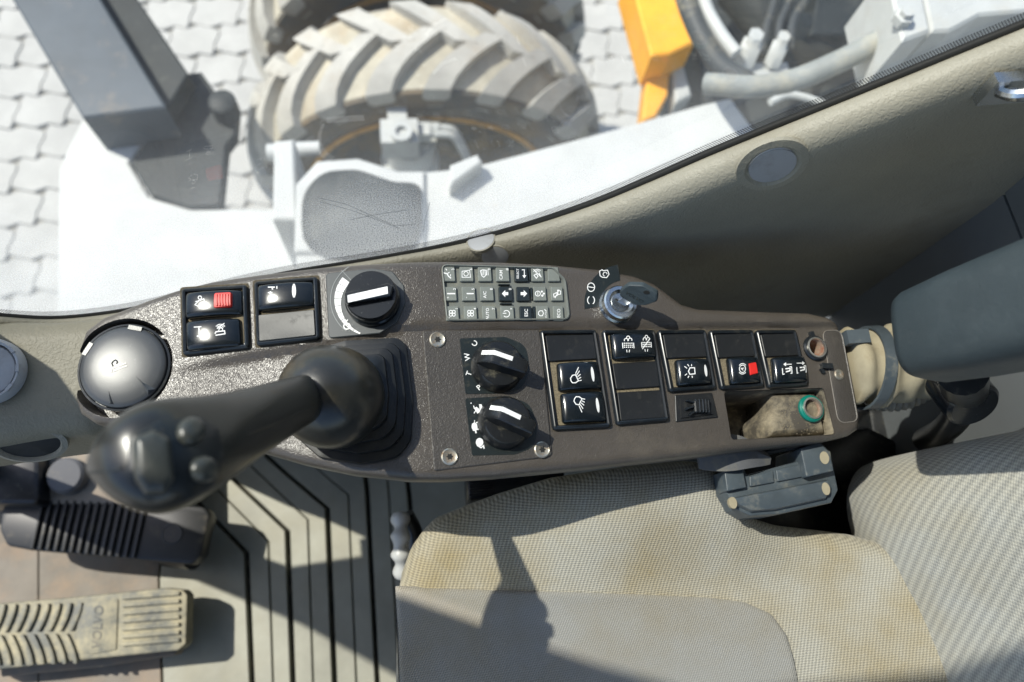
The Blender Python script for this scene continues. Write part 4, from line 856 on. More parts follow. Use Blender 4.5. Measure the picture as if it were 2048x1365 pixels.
def kink(r, c, x, y):
    n = {(0, 0): '3', (0, 1): '6', (0, 2): '9', (0, 3): '#', (1, 0): '2', (1, 1): '5', (1, 2): '8', (1, 3): '0', (2, 0): '1', (2, 1): '4', (2, 2): '7', (2, 3): '*'}.get((r, c))
    L_ = [num(n, x + 9, y - 9)] if n else []
    if (r, c) == (0, 0): L_ += [stroke([(x - 10, y - 2), (x - 3, y), (x, y + 5), (x + 5, y + 9)], 2.2), stroke([(x - 6, y - 10), (x - 3, y - 7)], 1.6), stroke([(x - 3, y), (x + 2, y - 3)], 1.6), stroke([(x + 4, y + 1), (x + 4, y + 5)], 1.5)]
    if (r, c) == (0, 1): L_ += [stroke([(x - 9, y - 5), (x + 6, y - 7), (x + 8, y + 7), (x - 9, y + 7)], 1.4, True), stroke(ell(x - 1, y, 4.5, 4.5, 0, 340, 12), 1.4, True)]
    if (r, c) == (0, 2): L_ += [stroke([(x - 9, y - 6), (x - 4, y - 8), (x + 3, y - 7), (x + 3, y + 2), (x - 2, y + 7), (x - 6, y + 4)], 1.5, True)] + [stroke([(x - 6 + 3 * k, y - 8), (x - 5 + 3 * k, y + 3)], 1.2) for k in range(5)]
    if (r, c) == (0, 3): L_ += [text('CAM', x - 3, y + 2, 9, 90)]
    if (r, c) == (0, 4): L_ += [text('SELECT', x - 7, y, 6.2, 90), stroke([(x + 1, y - 8), (x + 6, y - 8), (x + 6, y + 4)], 1.7), fill([(x + 2, y + 3), (x + 10, y + 3), (x + 6, y + 9)])]
    if (r, c) == (0, 5): L_ += [stroke([(x - 7, y + 3), (x - 2, y), (x + 1, y + 5), (x - 2, y + 9)], 1.6, True), stroke([(x - 8, y - 9), (x + 8, y + 7)], 1.5), stroke(ell(x, y - 1, 5, 5, 200, 320, 8), 1.3), stroke(ell(x, y - 1, 8, 8, 200, 320, 8), 1.3), stroke([(x + 3, y - 2), (x + 7, y + 6)], 1.6)]
    if (r, c) == (1, 0): L_ += [stroke([(x - 6, y), (x + 10, y)], 2.6), text('+', x - 4, y + 8, 8, 90)]
    if (r, c) == (1, 1): L_ += [stroke([(x - 4, y), (x + 10, y)], 2.4), text('-', x - 5, y + 8, 8, 90)]
    if (r, c) == (1, 2): L_ += [text('A/C', x - 4, y + 2, 8.5, 90)]
    if (r, c) == (1, 3): L_ += [arrowp(x - 1, y, -1)]
    if (r, c) == (1, 4): L_ += [arrowp(x + 1, y, 1)]
    if (r, c) == (1, 5): L_ += [stroke(ell(x - 4, y, 5, 5, 0, 340, 12), 1.5, True), stroke([(x - 4, y - 3), (x - 4, y + 3)], 1.4), dot(x + 5, y + 4, 2.2), dot(x + 4, y - 4, 2), dot(x + 8, y, 2)]
    if (r, c) == (1, 6): L_ += [stroke([(x - 6, y + 7), (x - 7, y + 1), (x - 1, y - 2), (x + 1, y + 3)], 1.5, True), stroke([(x - 4, y + 9), (x + 4, y - 8)], 1.4), stroke([(x + 1, y - 7), (x + 7, y - 5), (x + 7, y + 1), (x + 2, y + 2)], 1.5, True)]
    if (r, c) == (2, 0): L_ += fan(x, y) + [text('+', x - 6, y + 9, 7, 90)]
    if (r, c) == (2, 1): L_ += fan(x, y) + [text('-', x - 6, y + 9, 7, 90)]
    if (r, c) == (2, 2): L_ += [text('AUTO', x - 3, y + 1, 8.5, 90)]
    if (r, c) == (2, 3): L_ += [stroke(ell(x - 2, y + 1, 6.5, 6.5, 220, 500, 16), 1.6), stroke([(x - 2, y), (x - 9, y)], 1.6)]
    if (r, c) == (2, 4): L_ += [text('ESC', x + 1, y - 1, 9.5, 90)]
    if (r, c) == (2, 5): L_ += [stroke([(x - 8, y - 2), (x - 5, y - 5), (x, y - 5), (x + 2, y), (x, y + 5), (x - 5, y + 5), (x - 8, y + 2)], 1.5, True), stroke([(x + 4, y - 8), (x + 8, y - 4)], 1.5), text('AUTO', x + 7, y + 3, 4.5, 90)]
    if (r, c) == (2, 6): L_ += [text('ECO', x + 1, y, 9, 90)]
    return L_
for r in range(3):
    for c in range(7):
        a, b = rowsx[r][c]; y0, y1 = rowsy[r]; sh = 6
        P = [(cx_(a), cy_(y0)), (cx_(b - sh), cy_(y0)), (cx_(b + sh * .6), cy_(y1)), (cx_(a + sh), cy_(y1))]
        dark = (r, c) in ((0, 4), (1, 3), (1, 4), (2, 4)); kh = 1.2 if dark else .9
        if c == 6 and r == 0: P[1] = (cx_(b - 18), cy_(y0 + 6))
        mx_, my_ = (cx_(a) + cx_(b)) / 2, (cy_(y0) + cy_(y1)) / 2
        cslab('key', P, .8, [(0, -1.6), (.1, kh - .5), (.5, kh)], ['key_dark' if dark else 'key_grey', 'white_print'], kpd, hs=kh, inks=[(1, kink(r, c, mx_, my_))])
for x0, y0, x1, y1 in ((638, 276, 745, 276), (655, 453, 765, 453), (918, 130, 932, 240), (938, 305, 950, 418), (962, 480, 978, 605)):   # raised black guard bars round the dark keys
    dx, dy_ = (0, 5) if y0 == y1 else (5, 0)
    cslab('guard_bar', [(cx_(x0 - dx), cy_(y0 - dy_)), (cx_(x1 + (dx if dx else 0)), cy_(y0 - dy_)), (cx_(x1 + dx), cy_(y1 + dy_)), (cx_(x0 + (0 if not dx else x1 - x0 - 2 * dx * 0 - (x1 - x0)) - dx + (x1 - x0 if dx else 0)), cy_(y1 + dy_))], .2, [(0, -1.6), (.1, .8), (.25, 1.0)], ['key_dark'], kpd, hs=.8)

# ---- ignition switch and key
ic = con(1240, 606, 8)
arc_o = ell(1247, 607, 78, 78, 172, 262, 14); arc_i = ell(1247, 607, 46, 46, 262, 172, 14)
P = [con(x, y, .5) for x, y in arc_o + arc_i]; V = [W(p[0], p[1], h) for h in (-.3, .35) for p in P]; n_ = len(P)
mb = MB(); mb.add(V, [(i, (i + 1) % n_, n_ + (i + 1) % n_, n_ + i) for i in range(n_)], 0)
T_ = [tuple(t) for t in tessellate_polygon([[Vector((p[0], p[1], 0)) for p in P]])]; mb.add(V[n_:], T_, 0); e = 0
for vv, ff in [stroke(ell(1182, 601, 7, 8.5, -60, 60, 8), 1.6), stroke(ell(1182, 601, 7, 8.5, 120, 240, 8), 1.6), stroke(ell(1182, 575, 7.2, 8.5, 0, 345, 16), 1.6, True), stroke([(1175, 574), (1189, 576)], 1.5), stroke([(1199, 543), (1204, 540), (1206, 542), (1215, 541), (1218, 549), (1213, 556), (1204, 555), (1200, 552)], 1.6, True), stroke(ell(1210, 549, 4, 4, 100, 360, 10), 1.4)]:
    mb.add([W(*con(x, y, .35), .45 + e) for x, y in vv], ff, 1); e += .01
mb.build('ignition_label', ['label_black', 'white_print'], cons)
fr = lfr(ic, 0)
V, F = disc_rings([(.0150, -.001), (.0150, .002), (.0138, .004), (.0138, .0095), (.0128, .0108), (.0100, .0110), (.0072, .0088), (.0070, .0095), (.0003, .0095)], fr, 48, False, True); igb = obj('ignition_barrel', V, F, 'metal_zinc', cons, ang=30)
mb = MB(); mb.add(*fbar(fr, (-4.2, 2.6), (4.2, -2.6), 1.4, 9.3, 9.75)); mb.build('key_slot', 'seal_black', igb, smooth=False)
ik = thing('ignition_key', W(ic[0], ic[1], 9), 'dark grey key turned in the ignition barrel', 'key')
ka = nz(fr[1] * .86 - fr[2] * .5); kn = nz(fr[3] * .95 + fr[1] * .42 + fr[2] * .12); kbn = nz(np.cross(ka, kn))   # blade plane: ka (width) and kn (length)
def kp_(x, y, z): return fr[0] + fr[3] * .0095 + ka * x / 1000 + kn * y / 1000 + kbn * z / 1000
mb = MB(); mb.add(*box(kp_(1, 3, 0), .0036, .005, .0011, np.array((ka, kn, kbn)))); mb.build('blade', 'metal_zinc', ik, smooth=False)
Kp = rpoly([(-6, 7), (7, 6), (13, 12), (15, 22), (9, 29), (-4, 29), (-11, 22), (-10, 12)], 4, 4)
rg = [[kp_(p[0], p[1], z) for p in (inset_poly(Kp, d) if d else Kp)] for d, z in ((.8, -2.4), (0, -1.7), (0, 1.7), (.8, 2.4))]
V, F = loft(rg); kbow = obj('key_bow', V, F, 'arm_vinyl', ik, ang=40)
mb = MB(); V_, F_ = text2d('VOLVO')
for sg in (-1, 1): mb.add([kp_(1.5 + sg * v[0] * 4.6, 14 + v[1] * 4.8, sg * 2.5) for v in V_], F_)
mb.build('raised_name', 'label_black', kbow, smooth=False)
V, F = disc_rings([(.0022, -.0026), (.0022, .0026)], (kp_(3, 25, 0), ka, kn, kbn), 16); obj('key_hole', V, F, 'seal_black', kbow)

# ---- cable clip plate, tray, sockets, oval cover
cp = cslab('clip_plate', [(1350, 791), (1424, 786), (1436, 835), (1352, 844)], .6, [(0, LOW - 1), (0, LOW + .9), (.4, LOW + 1.2)], ['blank_black'], cons, hs=LOW + 1)
cslab('clip_pad', [(1360, 796), (1416, 792), (1427, 829), (1362, 837)], .6, [(0, LOW), (.2, LOW + 2.2)], ['blank_black'], cp, hs=LOW + 2)
for k in range(5):
    x = 1391 + k * 6.2
    cslab('clip_rib', [(x, 798 + k * .2), (x + 3.4, 798 + k * .2), (x + 5.4, 825), (x + 2, 826)], .4, [(0, LOW + 2), (.2, LOW + 6.5 - abs(k - 2) * .5), (.6, LOW + 7.0 - abs(k - 2) * .5)], ['frame_black'], cp, hs=LOW + 6)
cslab('clip_core', [(1386, 800), (1418, 798), (1420, 824), (1389, 827)], 1.5, [(0, LOW + 2), (.5, LOW + 5), (1.5, LOW + 6)], ['blank_black'], cp, hs=LOW + 5)
for q in ([(1372, 802), (1376, 798), (1390, 803), (1389, 808)], [(1371, 815), (1389, 810), (1389, 816), (1373, 821)], [(1377, 829), (1389, 820), (1390, 826), (1382, 832)]):
    cslab('clip_tooth', q, .5, [(0, LOW + 2), (.2, LOW + 5.2), (.6, LOW + 5.8)], ['frame_black'], cp, hs=LOW + 5)
# storage tray: an open box set into the cut-out, its rear end stepped up around the lower socket
tray = thing('storage_tray', W(*np.mean(np.array(TRAY), 0), -40), 'dusty open storage tray at the rear end of the console', 'tray')
TI = inset_poly(TRAY, .4)
def bil(P, s, t): return (P[0] * (1 - s) + P[1] * s) * (1 - t) + (P[3] * (1 - s) + P[2] * s) * t
rg = slab_rings(TI, 3.6, [(0, LOW - 1.0), (.5, LOW - 3), (3.5, -50), (6, -54)], 4); V, F = loft(rg, False, True); obj('tray_liner', uvh(V), F, 'dirty_liner', tray, ang=50)
st = [bil(TI, .52, .0), bil(TI, .985, .03), bil(TI, .985, .95), bil(TI, .42, .95), bil(TI, .40, .62), bil(TI, .50, .35)]
rg = slab_rings(st, 3, [(0, -53), (.8, -15), (4.5, -10.5)], 4); V, F = loft(rg, False, True); stp = obj('raised_step', uvh(V), F, 'dirty_liner', tray, ang=50)
def socket(px, py, hh, r, ringm, label, green=False, par=None):
    c = con(px, py, hh); fr = lfr(c, hh)
    t = thing('power_socket', fr[0] - fr[3] * .02, label, 'socket')
    V, F = disc_rings([(r * 1.3e-3, -.001), (r * 1.3e-3, .0012), (r * 1.18e-3, .0024), (r * 1.02e-3, .0024), (r * .96e-3, .0014)], fr, 40, False, False); obj('bezel_ring', V, F, 'green_plastic' if green else 'frame_black', t)
    V, F = disc_rings([(r * 1.04e-3, .0015), (r * 1.04e-3, .0034), (r * .90e-3, .0036), (r * .86e-3, .002)], fr, 36, False, False); obj('metal_ring', V, F, 'steel_ring', t)
    V, F = disc_rings([(r * .87e-3, .0024), (r * .86e-3, -.018), (r * .3e-3, -.019), (.0003, -.019)], fr, 36, False, True); obj('socket_barrel', V, F, 'socket_inner', t)
    return t, fr
t, fr = socket(1630, 697, LOW + .5, 8.6, 'steel', 'chrome-ringed power socket with a black cap hinge beside the last switch bank')
mb = MB(); mb.add(*fbar(fr, (1.5, -16), (11.5, -16.5), 4.5, -.4, 3.4)); mb.add(*fbar(fr, (1, -18), (3, -22), 2.6, -.4, 2)); mb.build('cap_hinge', 'frame_black', t, smooth=False)
mb = MB(); mb.add(*fbar(fr, (-3.4, 12), (.4, 12.4), 4.2, -.4, 2.6)); mb.build('cap_stop', 'frame_black', t, smooth=False)
socket(1622, 818, -9, 8.8, 'steel', 'green-rimmed power socket inside the dusty tray', True)
oc = pxq([(1644, 662), (1682, 661), (1716, 843), (1676, 847)], LOW)
rg = slab_rings(oc, 7.0, [(0, LOW - .6), (.0, LOW + .25), (.35, LOW + .5), (.7, LOW + .2), (.8, LOW + .25)], 8); V, F = loft(rg, False, True); cov = obj('oval_cover', uvh(V), F, 'panel_plastic', cons)
V, F = tube([W(p[0], p[1], LOW + .35) for p in rpoly(oc, 7.0, 8)] + [W(*rpoly(oc, 7.0, 8)[0], LOW + .35)], .00035, 6, False); obj('cover_highlight', V, F, 'edge_highlight', cov)  # thin pale tube painted as the highlight along the cover's rim
fr = lfr(con(1677, 750, LOW), LOW + .2); V, F = disc_rings([(.0046, -.001), (.0046, .0008), (.0036, .0014), (.0018, .0012), (.0014, .0004), (.0003, .0004)], fr, 24, False, True); obj('screw', V, F, 'metal_screw', cov)
# crumbs and grit lying in the tray and along the switch wells
mb = MB()
for k in range(260):
    s, t_ = rng.uniform(.4, .98), rng.uniform(.1, .96); q = bil(TI, s, t_); r = rng.uniform(.15, .6); h = -10.3 if s > .53 else -53.5
    c = np.array(W(q[0], q[1], h)); o6 = [c + np.array(d) * r / 1000 for d in ((1, 0, 0), (-1, 0, 0), (0, 1, 0), (0, -1, 0), (0, 0, .7), (0, 0, -.7))]
    mb.add(o6, [(0, 2, 4), (2, 1, 4), (1, 3, 4), (3, 0, 4), (2, 0, 5), (1, 2, 5), (3, 1, 5), (0, 3, 5)])
o = mb.build('grit', 'crumb', tray, smooth=False); tag(o, kind='stuff')

# ================================================================== JOYSTICK
js = thing('joystick', W(*con(700, 800, LOW), LOW), 'dark worn rubber joystick with thumb buttons on pleated boot', 'joystick')
bc = np.array(con(715, 800, 6))
BPX = [(600, 708), (690, 682), (795, 676), (812, 690), (826, 800), (822, 880), (795, 915), (720, 928), (640, 915), (600, 880)]
BP = rpoly(pxq(BPX, LOW + 4), [6, 5, 9, 9, 8, 12, 14, 10, 8, 6], 4); bcn = np.mean(np.array(BP), 0) + np.array((-6., 4.)); rg = []
for k in range(4):
    for f, h in ((1 - .135 * k, -1 + k * 6.5), (1.012 - .135 * k, 2.5 + k * 6.5), (.995 - .135 * k, 4.8 + k * 6.5), (.90 - .135 * k, 5.4 + k * 6.5)): rg.append([(bcn[0] + (p[0] - bcn[0]) * f, bcn[1] + (p[1] - bcn[1]) * f, LOW + h) for p in BP])
for f, h in ((.44, 27), (.36, 29)): rg.append([(bcn[0] + (p[0] - bcn[0]) * f, bcn[1] + (p[1] - bcn[1]) * f, LOW + h) for p in BP])
V, F = loft(rg); obj('pleated_boot', uvh(V), F, 'rubber_black', js, ang=50)
SECT = [((628, 744), (652, 828), .700), ((585, 757), (612, 852), .722), ((539, 767), (577, 876), .744), ((490, 780), (538, 901), .762), ((444, 792), (501, 926), .779), ((398, 797), (455, 962), .794), ((345, 800), (408, 995), .806), ((300, 806), (352, 1024), .812), ((255, 824), (300, 1031), .817), ((215, 851), (252, 1016), .819), ((187, 888), (215, 992), .819), ((174, 920), (190, 966), .816), ((170, 938), (176, 950), .812)]
rings = []
for i, (a, b, z) in enumerate(SECT):
    A_, B_ = atz(*a, z), atz(*b, z); c = (A_ + B_) / 2; ha = (A_ - B_) / 2; w = np.linalg.norm(ha); dv = nz(CAM - c); dv = nz(dv - nz(ha) * (dv @ nz(ha)))
    dep = w * (.95 if i < 5 else .74 if i < 10 else .85); ex_ = 2.0 if i < 4 else 2.6
    rings.append([c + ha * math.copysign(abs(math.cos(t)) ** (2 / ex_), math.cos(t)) + dv * dep * math.copysign(abs(math.sin(t)) ** (2 / ex_), math.sin(t)) for t in np.linspace(0, 2 * math.pi, 40, endpoint=False)])
V, F = loft(rings); grip = obj('grip', V, F, 'grip_rubber', js, ang=60)
md = grip.modifiers.new('s', 'SUBSURF'); md.levels = 1; md.render_levels = 2
# skirt dome at the foot of the grip
c = atz(654, 792, .672); axd = nz(atz(560, 812, .735) - atz(660, 785, .690)); axd = nz(axd + np.array((0, 0, 1.5))); a_ = nz(np.cross(axd, (0, 0, 1))); b_ = np.cross(axd, a_)
V, F = disc_rings([(.033, -.030), (.0352, -.018), (.0352, -.006), (.0335, .006), (.029, .017), (.022, .025), (.013, .030), (.004, .032)], (c, a_, b_, axd), 40); obj('skirt_dome', V, F, 'grip_rubber', js, ang=60)
V, F = tube([W(*con(715, 800, 10), 8), c - axd * .02], [.030, .030], 24); obj('lever_base', V, F, 'rubber_black', js)
bpy.context.view_layer.update()
gbm = bmesh.new(); gbm.from_object(grip, bpy.context.evaluated_depsgraph_get()); GBV = BVHTree.FromBMesh(gbm); GO = wloc(grip)
def on_grip(px, py):
    h = GBV.ray_cast(Vector(CAM) - GO, Vector(ray(px, py))); n = np.array(h[1]); return np.array(h[0] + GO), (n if n @ ray(px, py) < 0 else -n)
def grip_patch(pts, name, m, prof, parent, k=5, r=12):
    """raised pad on the grip: outline seen on the grip's face, following its surface"""
    pts = [np.array(p, float) for p in pts]; cc = np.mean(np.array(pts), 0); _, n0 = on_grip(*cc); rg = []
    for d, h in prof:
        row = []
        for q in rpoly(inset_poly(pts, d) if d else pts, max(r - d, 1), k):
            p, n = on_grip(*q); row.append(p + n0 * h / 1000)
        rg.append(row)
    last = [np.array(q) for q in rpoly(inset_poly(pts, prof[-1][0]) if prof[-1][0] else pts, max(r - prof[-1][0], 1), k)]
    for f in (.75, .5, .25): rg.append([on_grip(*(cc + (q - cc) * f))[0] + n0 * prof[-1][1] / 1000 for q in last])
    V, F = loft(rg, False, False); cpt, _ = on_grip(*cc); V.append(cpt + n0 * prof[-1][1] / 1000); b = (len(rg) - 1) * len(rg[0]); nn = len(rg[0])
    F += [(b + i, b + (i + 1) % nn, len(V) - 1) for i in range(nn)]
    return obj(name, V, F, m, parent, ang=50)
fp_ = grip_patch([(258, 872), (320, 840), (400, 832), (436, 858), (448, 920), (430, 972), (372, 1004), (290, 1004), (252, 950)], 'face_plate', 'face_black', [(0, -1.5), (0, .5), (3, .9)], js, r=22)
grip_patch([(264, 880), (306, 864), (338, 880), (346, 960), (330, 992), (290, 992), (268, 960)], 'thumb_rocker', 'button_grey', [(0, -1), (0, 4.0), (5, 5.6), (14, 6.2)], fp_, r=16)
for q, r in (((378, 866), 28), ((402, 940), 27)):
    grip_patch([(q[0] + r * math.cos(t), q[1] + r * math.sin(t)) for t in np.linspace(0, 2 * math.pi, 12, endpoint=False)], 'thumb_button', 'button_grey', [(0, 0), (0, 2.6), (5, 4.4), (12, 5.2), (20, 5.4)], fp_, r=8, k=2)
# moulding seam of the grip
P = [on_grip(x, y) for x, y in [(180, 946), (200, 944), (225, 941), (244, 936)]]; V, F = tube([p + n * .0001 for p, n in P], .0009, 6); obj('mould_seam', V, F, 'button_grey', js)
P = [on_grip(x, y) for x, y in [(455, 888), (500, 868), (550, 847), (600, 826), (628, 812)]]; V, F = tube([p - n * .0002 for p, n in P], .0006, 6); obj('mould_seam', V, F, 'rubber_black', js)
gbm.free()

# ================================================================== SEAT
SZ = .50
def mm(px, py, z=SZ): return atz(px, py, z)[:2] * 1000
seat = thing('driver_seat', (.18, -.1, .30), 'grey-beige knitted cloth driver seat beside the console', 'seat')
so_ = [mm(870, 1032), mm(846, 1056), mm(820, 1092), mm(800, 1145), mm(790, 1200), mm(788, 1290), np.array((-46., -120)), np.array((-44., -420)), np.array((470., -420)), np.array((470., -20)), mm(1720, 1066), mm(1640, 1056), mm(1560, 1048), mm(1500, 1034), mm(1468, 1008), mm(1451, 975, .52), mm(1446, 938, .525), mm(1428, 920, .525), mm(1380, 916, .525), mm(1300, 925, .52), mm(1200, 939, .512), mm(1100, 956), mm(1000, 984), mm(930, 1008)]
so_ = [p for p in so_]
def seat_z(x, y):
    # crowned cushion: side bolster high, hollow in the middle, front rolling down
    return 500 + 10 * sstep(-40, 60, y) + 24 * sstep(20, 170, x) * sstep(-30, 60, y) * (1 - sstep(250, 330, x)) - 6 * sstep(0, -160, y) + 5 * math.sin(x / 70.) * .4 - 14 * sstep(60, -60, x)
V, F = column_solid(so_, seat_z, side=110, nx=120, ny=80, edge=26, taper=10)
obj('cushion', np.array(V) / 1000, F, 'seat_cloth', seat, uvs=[(v[0] * .96 + v[1] * .2, v[1] * .96 - v[0] * .2 + v[2] * .5) for v in V], ang=70)
ci = [mm(789, 1172), mm(1000, 1178), mm(1150, 1182), mm(1300, 1187), mm(1420, 1193), mm(1490, 1202), mm(1545, 1226), mm(1578, 1270), mm(1596, 1325), mm(1604, 1380), np.array((300., -420)), np.array((-43., -420))]
V, F = column_solid(ci, lambda x, y: seat_z(x, y) + 2.6 , side=12, nx=90, ny=60, edge=4.5, taper=1)
obj('centre_panel', np.array(V) / 1000, F, 'seat_cloth_fine', seat, uvs=[(v[0], v[1]) for v in V], ang=70)
# backrest: leaning slab with a forward side bolster
al = math.radians(24); bO = np.array((atz(1700, 960, SZ)[0] + .012, atz(1700, 925, SZ)[1] - .004, SZ - .05)); bu = np.array((math.sin(al), 0, math.cos(al))); bn = np.array((-math.cos(al), 0, math.sin(al)))
sect = [(-.10, .0), (-.07, .006), (-.035, .010), (-.008, .004), (.012, -.012), (.022, -.034), (.022, -.060), (.012, -.095), (-.002, -.135), (-.014, -.19), (-.020, -.26), (-.020, -.44)]
sect = cat_rom([np.array(s) for s in sect], 4); ts = np.linspace(0, .62, 50); rings = []; UVs = []
al_ = np.concatenate([[0], np.cumsum([np.linalg.norm(sect[i + 1] - sect[i]) for i in range(len(sect) - 1)])])
for t in ts:
    k = 1 - math.exp(-t / .03) * .5; rings.append([bO + bu * t + bn * (s[0] * (1 if s[0] < 0 else 1) - .03 * math.exp(-t / .035)) + np.array((0, 1, 0)) * (s[1] - .03 * sstep(.30, .62, t)) for s in sect]); UVs += [(a * 1000, t * 1000) for a in al_]
V, F = loft(rings, False, False, False); obj('backrest', V, F, 'back_cloth', seat, uvs=UVs, ang=80)

# seat belt buckle lying between cushion and backrest
bk = thing('belt_buckle', atz(1560, 980, .50), 'grey plastic seat belt buckle housing lying on the seat edge', 'buckle')
def prism2(pts, z, h, name, m, parent, bev=.003, r=.004, k=3, dome=0):
    P = [np.array(atz(x, y, z)[:2]) for x, y in pts]; V, F = loft(slab_rings(P, r, [(0, z - h), (0, z - bev), (bev * .3, z - bev * .3), (bev, z)], k)); return obj(name, V, F, m, parent, ang=40)
prism2([(1447, 942), (1487, 931), (1494, 950), (1598, 922), (1599, 896), (1640, 881), (1662, 903), (1677, 980), (1664, 1006), (1560, 1029), (1502, 1033), (1474, 1020), (1453, 986)], .556, .05, 'housing', 'buckle_grey', bk, .0018, .0015)
prism2([(1449, 942), (1485, 933), (1493, 975), (1454, 983)], .562, .02, 'left_block', 'buckle_grey', bk, .001, .001)
prism2([(1601, 897), (1640, 884), (1660, 905), (1668, 942), (1613, 955)], .566, .03, 'right_block', 'buckle_grey', bk, .0012, .0015)
prism2([(1499, 953), (1546, 941), (1549, 965), (1500, 974)], .5585, .01, 'ridge', 'buckle_grey', bk, .001, .001)
prism2([(1552, 940), (1600, 928), (1606, 954), (1555, 964)], .5585, .01, 'ridge', 'buckle_grey', bk, .001, .001)
prism2([(1460, 996), (1660, 958), (1666, 975), (1655, 998), (1555, 1020), (1506, 1024), (1480, 1012)], .562, .02, 'lower_cover', 'buckle_grey', bk, .004, .002)
prism2([(1488, 910), (1602, 888), (1604, 895), (1490, 918)], .562, .008, 'guide_bar', 'frame_black', bk, .001, .001)
for q, rx, ry in (((1466, 1006), 8, 12), ((1652, 978), 8, 13), ((1649, 916), 9, 13)):
    P = [np.array(atz(x, y, .5622 if q[1] > 950 else .5663)[:2]) for x, y in ell(q[0], q[1], rx, ry, 0, 342, 19, -15)]; z = .5622 if q[1] > 950 else .5663
    V, F = loft([[(p[0], p[1], zz) for p in P] for zz in (z - .004, z)]); obj('screw_cap', V, F, 'boot_fabric', bk)
P = [atz(1395, 920, .555), atz(1440, 908, .565), atz(1490, 906, .568), atz(1538, 920, .56)]; ws = [(.004, .003), (.008, .009), (.010, .010), (.006, .006)]
rg = []
for i, q in enumerate(cat_rom(P, 6)):
    f = i / 18; w = .004 + .011 * math.sin(math.pi * min(1, f * .9 + .1)); rg.append([q + np.array((0, w, .002)), q + np.array((0, w * .2, .005)), q + np.array((0, -w, .001)), q + np.array((0, -w, -.001)), q + np.array((0, w, -.001))])
V, F = loft(rg); wb = obj('belt_webbing', V, F, 'webbing'); tag(wb, 'dusty grey belt webbing tucked between console and buckle', 'seat belt')
# ================================================================== ARMREST, CABLE BOOT
ar = thing('armrest', atz(1930, 700, .60), 'blue-grey padded vinyl armrest on a black pivot in front of the rear wall', 'armrest')
ax0, ax1 = atz(1830, 680, .70), atz(2160, 585, .80); dv = nz(ax1 - ax0); sd = nz(np.cross((0, 0, 1), dv)); upv = np.cross(dv, sd); rg = []
for f, w, h in ((0, .016, .012), (.012, .025, .022), (.035, .029, .027), (.09, .031, .029), (.4, .034, .031), (1, .037, .034)):
    c = ax0 + (ax1 - ax0) * f
    rg.append([c + sd * w * math.copysign(abs(math.cos(t)) ** .55, math.cos(t)) + upv * h * math.copysign(abs(math.sin(t)) ** .55, math.sin(t)) for t in np.linspace(0, 2 * math.pi, 40, endpoint=False)])
V, F = loft(rg); obj('pad', V, F, 'arm_vinyl', ar, ang=60)
c = atz(1928, 790, .62); V, F = disc_rings([(.020, -.02), (.021, .0), (.0205, .012), (.018, .015), (.010, .016)], (c, np.array((1., 0, 0)), nz((0, .6, .8)), nz((0, .8, -.6)) * -1), 32); obj('pivot_collar', V, F, 'gloss_black', ar)
P = [atz(1928, 800, .60), atz(1912, 835, .56), atz(1885, 862, .50), atz(1850, 880, .42)]; V, F = tube(cat_rom(P, 5), .012, 16); obj('pivot_arm', V, F, 'knob_black', ar)
P = [atz(1930, 780, .62), atz(1925, 745, .68)]; V, F = tube(P, .017, 16); obj('pivot_post', V, F, 'knob_black', ar)
o = prism2([(1972, 806), (2120, 742), (2160, 860), (1990, 860)], .44, .04, 'sunlit_patch', 'light_plastic', None, .004, .006); tag(o, 'pale block standing for the sunlit rear wall behind the armrest pivot', 'shelf')  # pale block painted in for the patch of rear wall in sun
bt = thing('cable_boot', atz(1780, 740, .50), 'dusty beige cloth cable boot behind the console', 'cable boot')
P = [atz(1690, 735, .555), atz(1740, 735, .553), atz(1790, 728, .55), atz(1840, 722, .54), atz(1900, 715, .52)]; cr_ = cat_rom(P, 6); rg = []
for i, q in enumerate(cr_):
    r0 = .031 + .003 * math.sin(i * 1.1) + .004 * (i / 24); rg.append([q + np.array((0, 1, 0)) * (r0 + .0018 * math.sin(3 * t + i * .7) + .001 * math.sin(7 * t - i)) * math.cos(t) + np.array((.15, 0, .98)) * (r0 * .8 + .0012 * math.sin(4 * t + i)) * math.sin(t) for t in np.linspace(0, 2 * math.pi, 36, endpoint=False)])
V, F = loft(rg); obj('cloth_sleeve', V, F, 'boot_fabric', bt, ang=80)
i = 6; q = cr_[i]; rg = []
for dx, k in ((-.006, 1.02), (-.006, 1.09), (.004, 1.09), (.004, 1.02)): rg.append([q + np.array((dx + .006 * math.cos(t), 0, 0)) + np.array((0, 1, 0)) * .034 * k * math.cos(t) + np.array((.15, 0, .98)) * .0285 * k * math.sin(t) for t in np.linspace(0, 2 * math.pi, 36, endpoint=False)])
V, F = loft(rg + [rg[0]], False, False); obj('strap', V, F, 'buckle_grey', bt)
mb = MB(); mb.add(*box(atz(1712, 676, .575), .010, .006, .005)); mb.build('strap_clip', 'buckle_grey', bt, smooth=False)
P = cat_rom([atz(1740, 800, .50), atz(1790, 803, .50), atz(1835, 790, .50), atz(1865, 765, .50), atz(1880, 730, .49)], 22); rr = [.0085 + .0016 * math.sin(i * 1.15) for i in range(len(P))]
V, F = tube(P, rr, 14); o = obj('corrugated_conduit', V, F, 'conduit_grey'); tag(o, 'ribbed grey cable conduit running under the cloth boot', 'conduit')

pdl = thing('gap_filler', atz(1620, 960, .2), 'dark dusty filler block added below the rear end of the console', 'support')
prism2([(1440, 900), (1740, 850), (1800, 880), (1800, 985), (1730, 1075), (1450, 1075)], .40, .38, 'filler_body', 'knob_black', pdl, .01, .01)  # block added to fill the dark gap under the console
prism2([(1735, 800), (1880, 800), (1880, 960), (1760, 960)], .33, .3, 'cable_tray', 'knob_black', pdl, .006, .01)
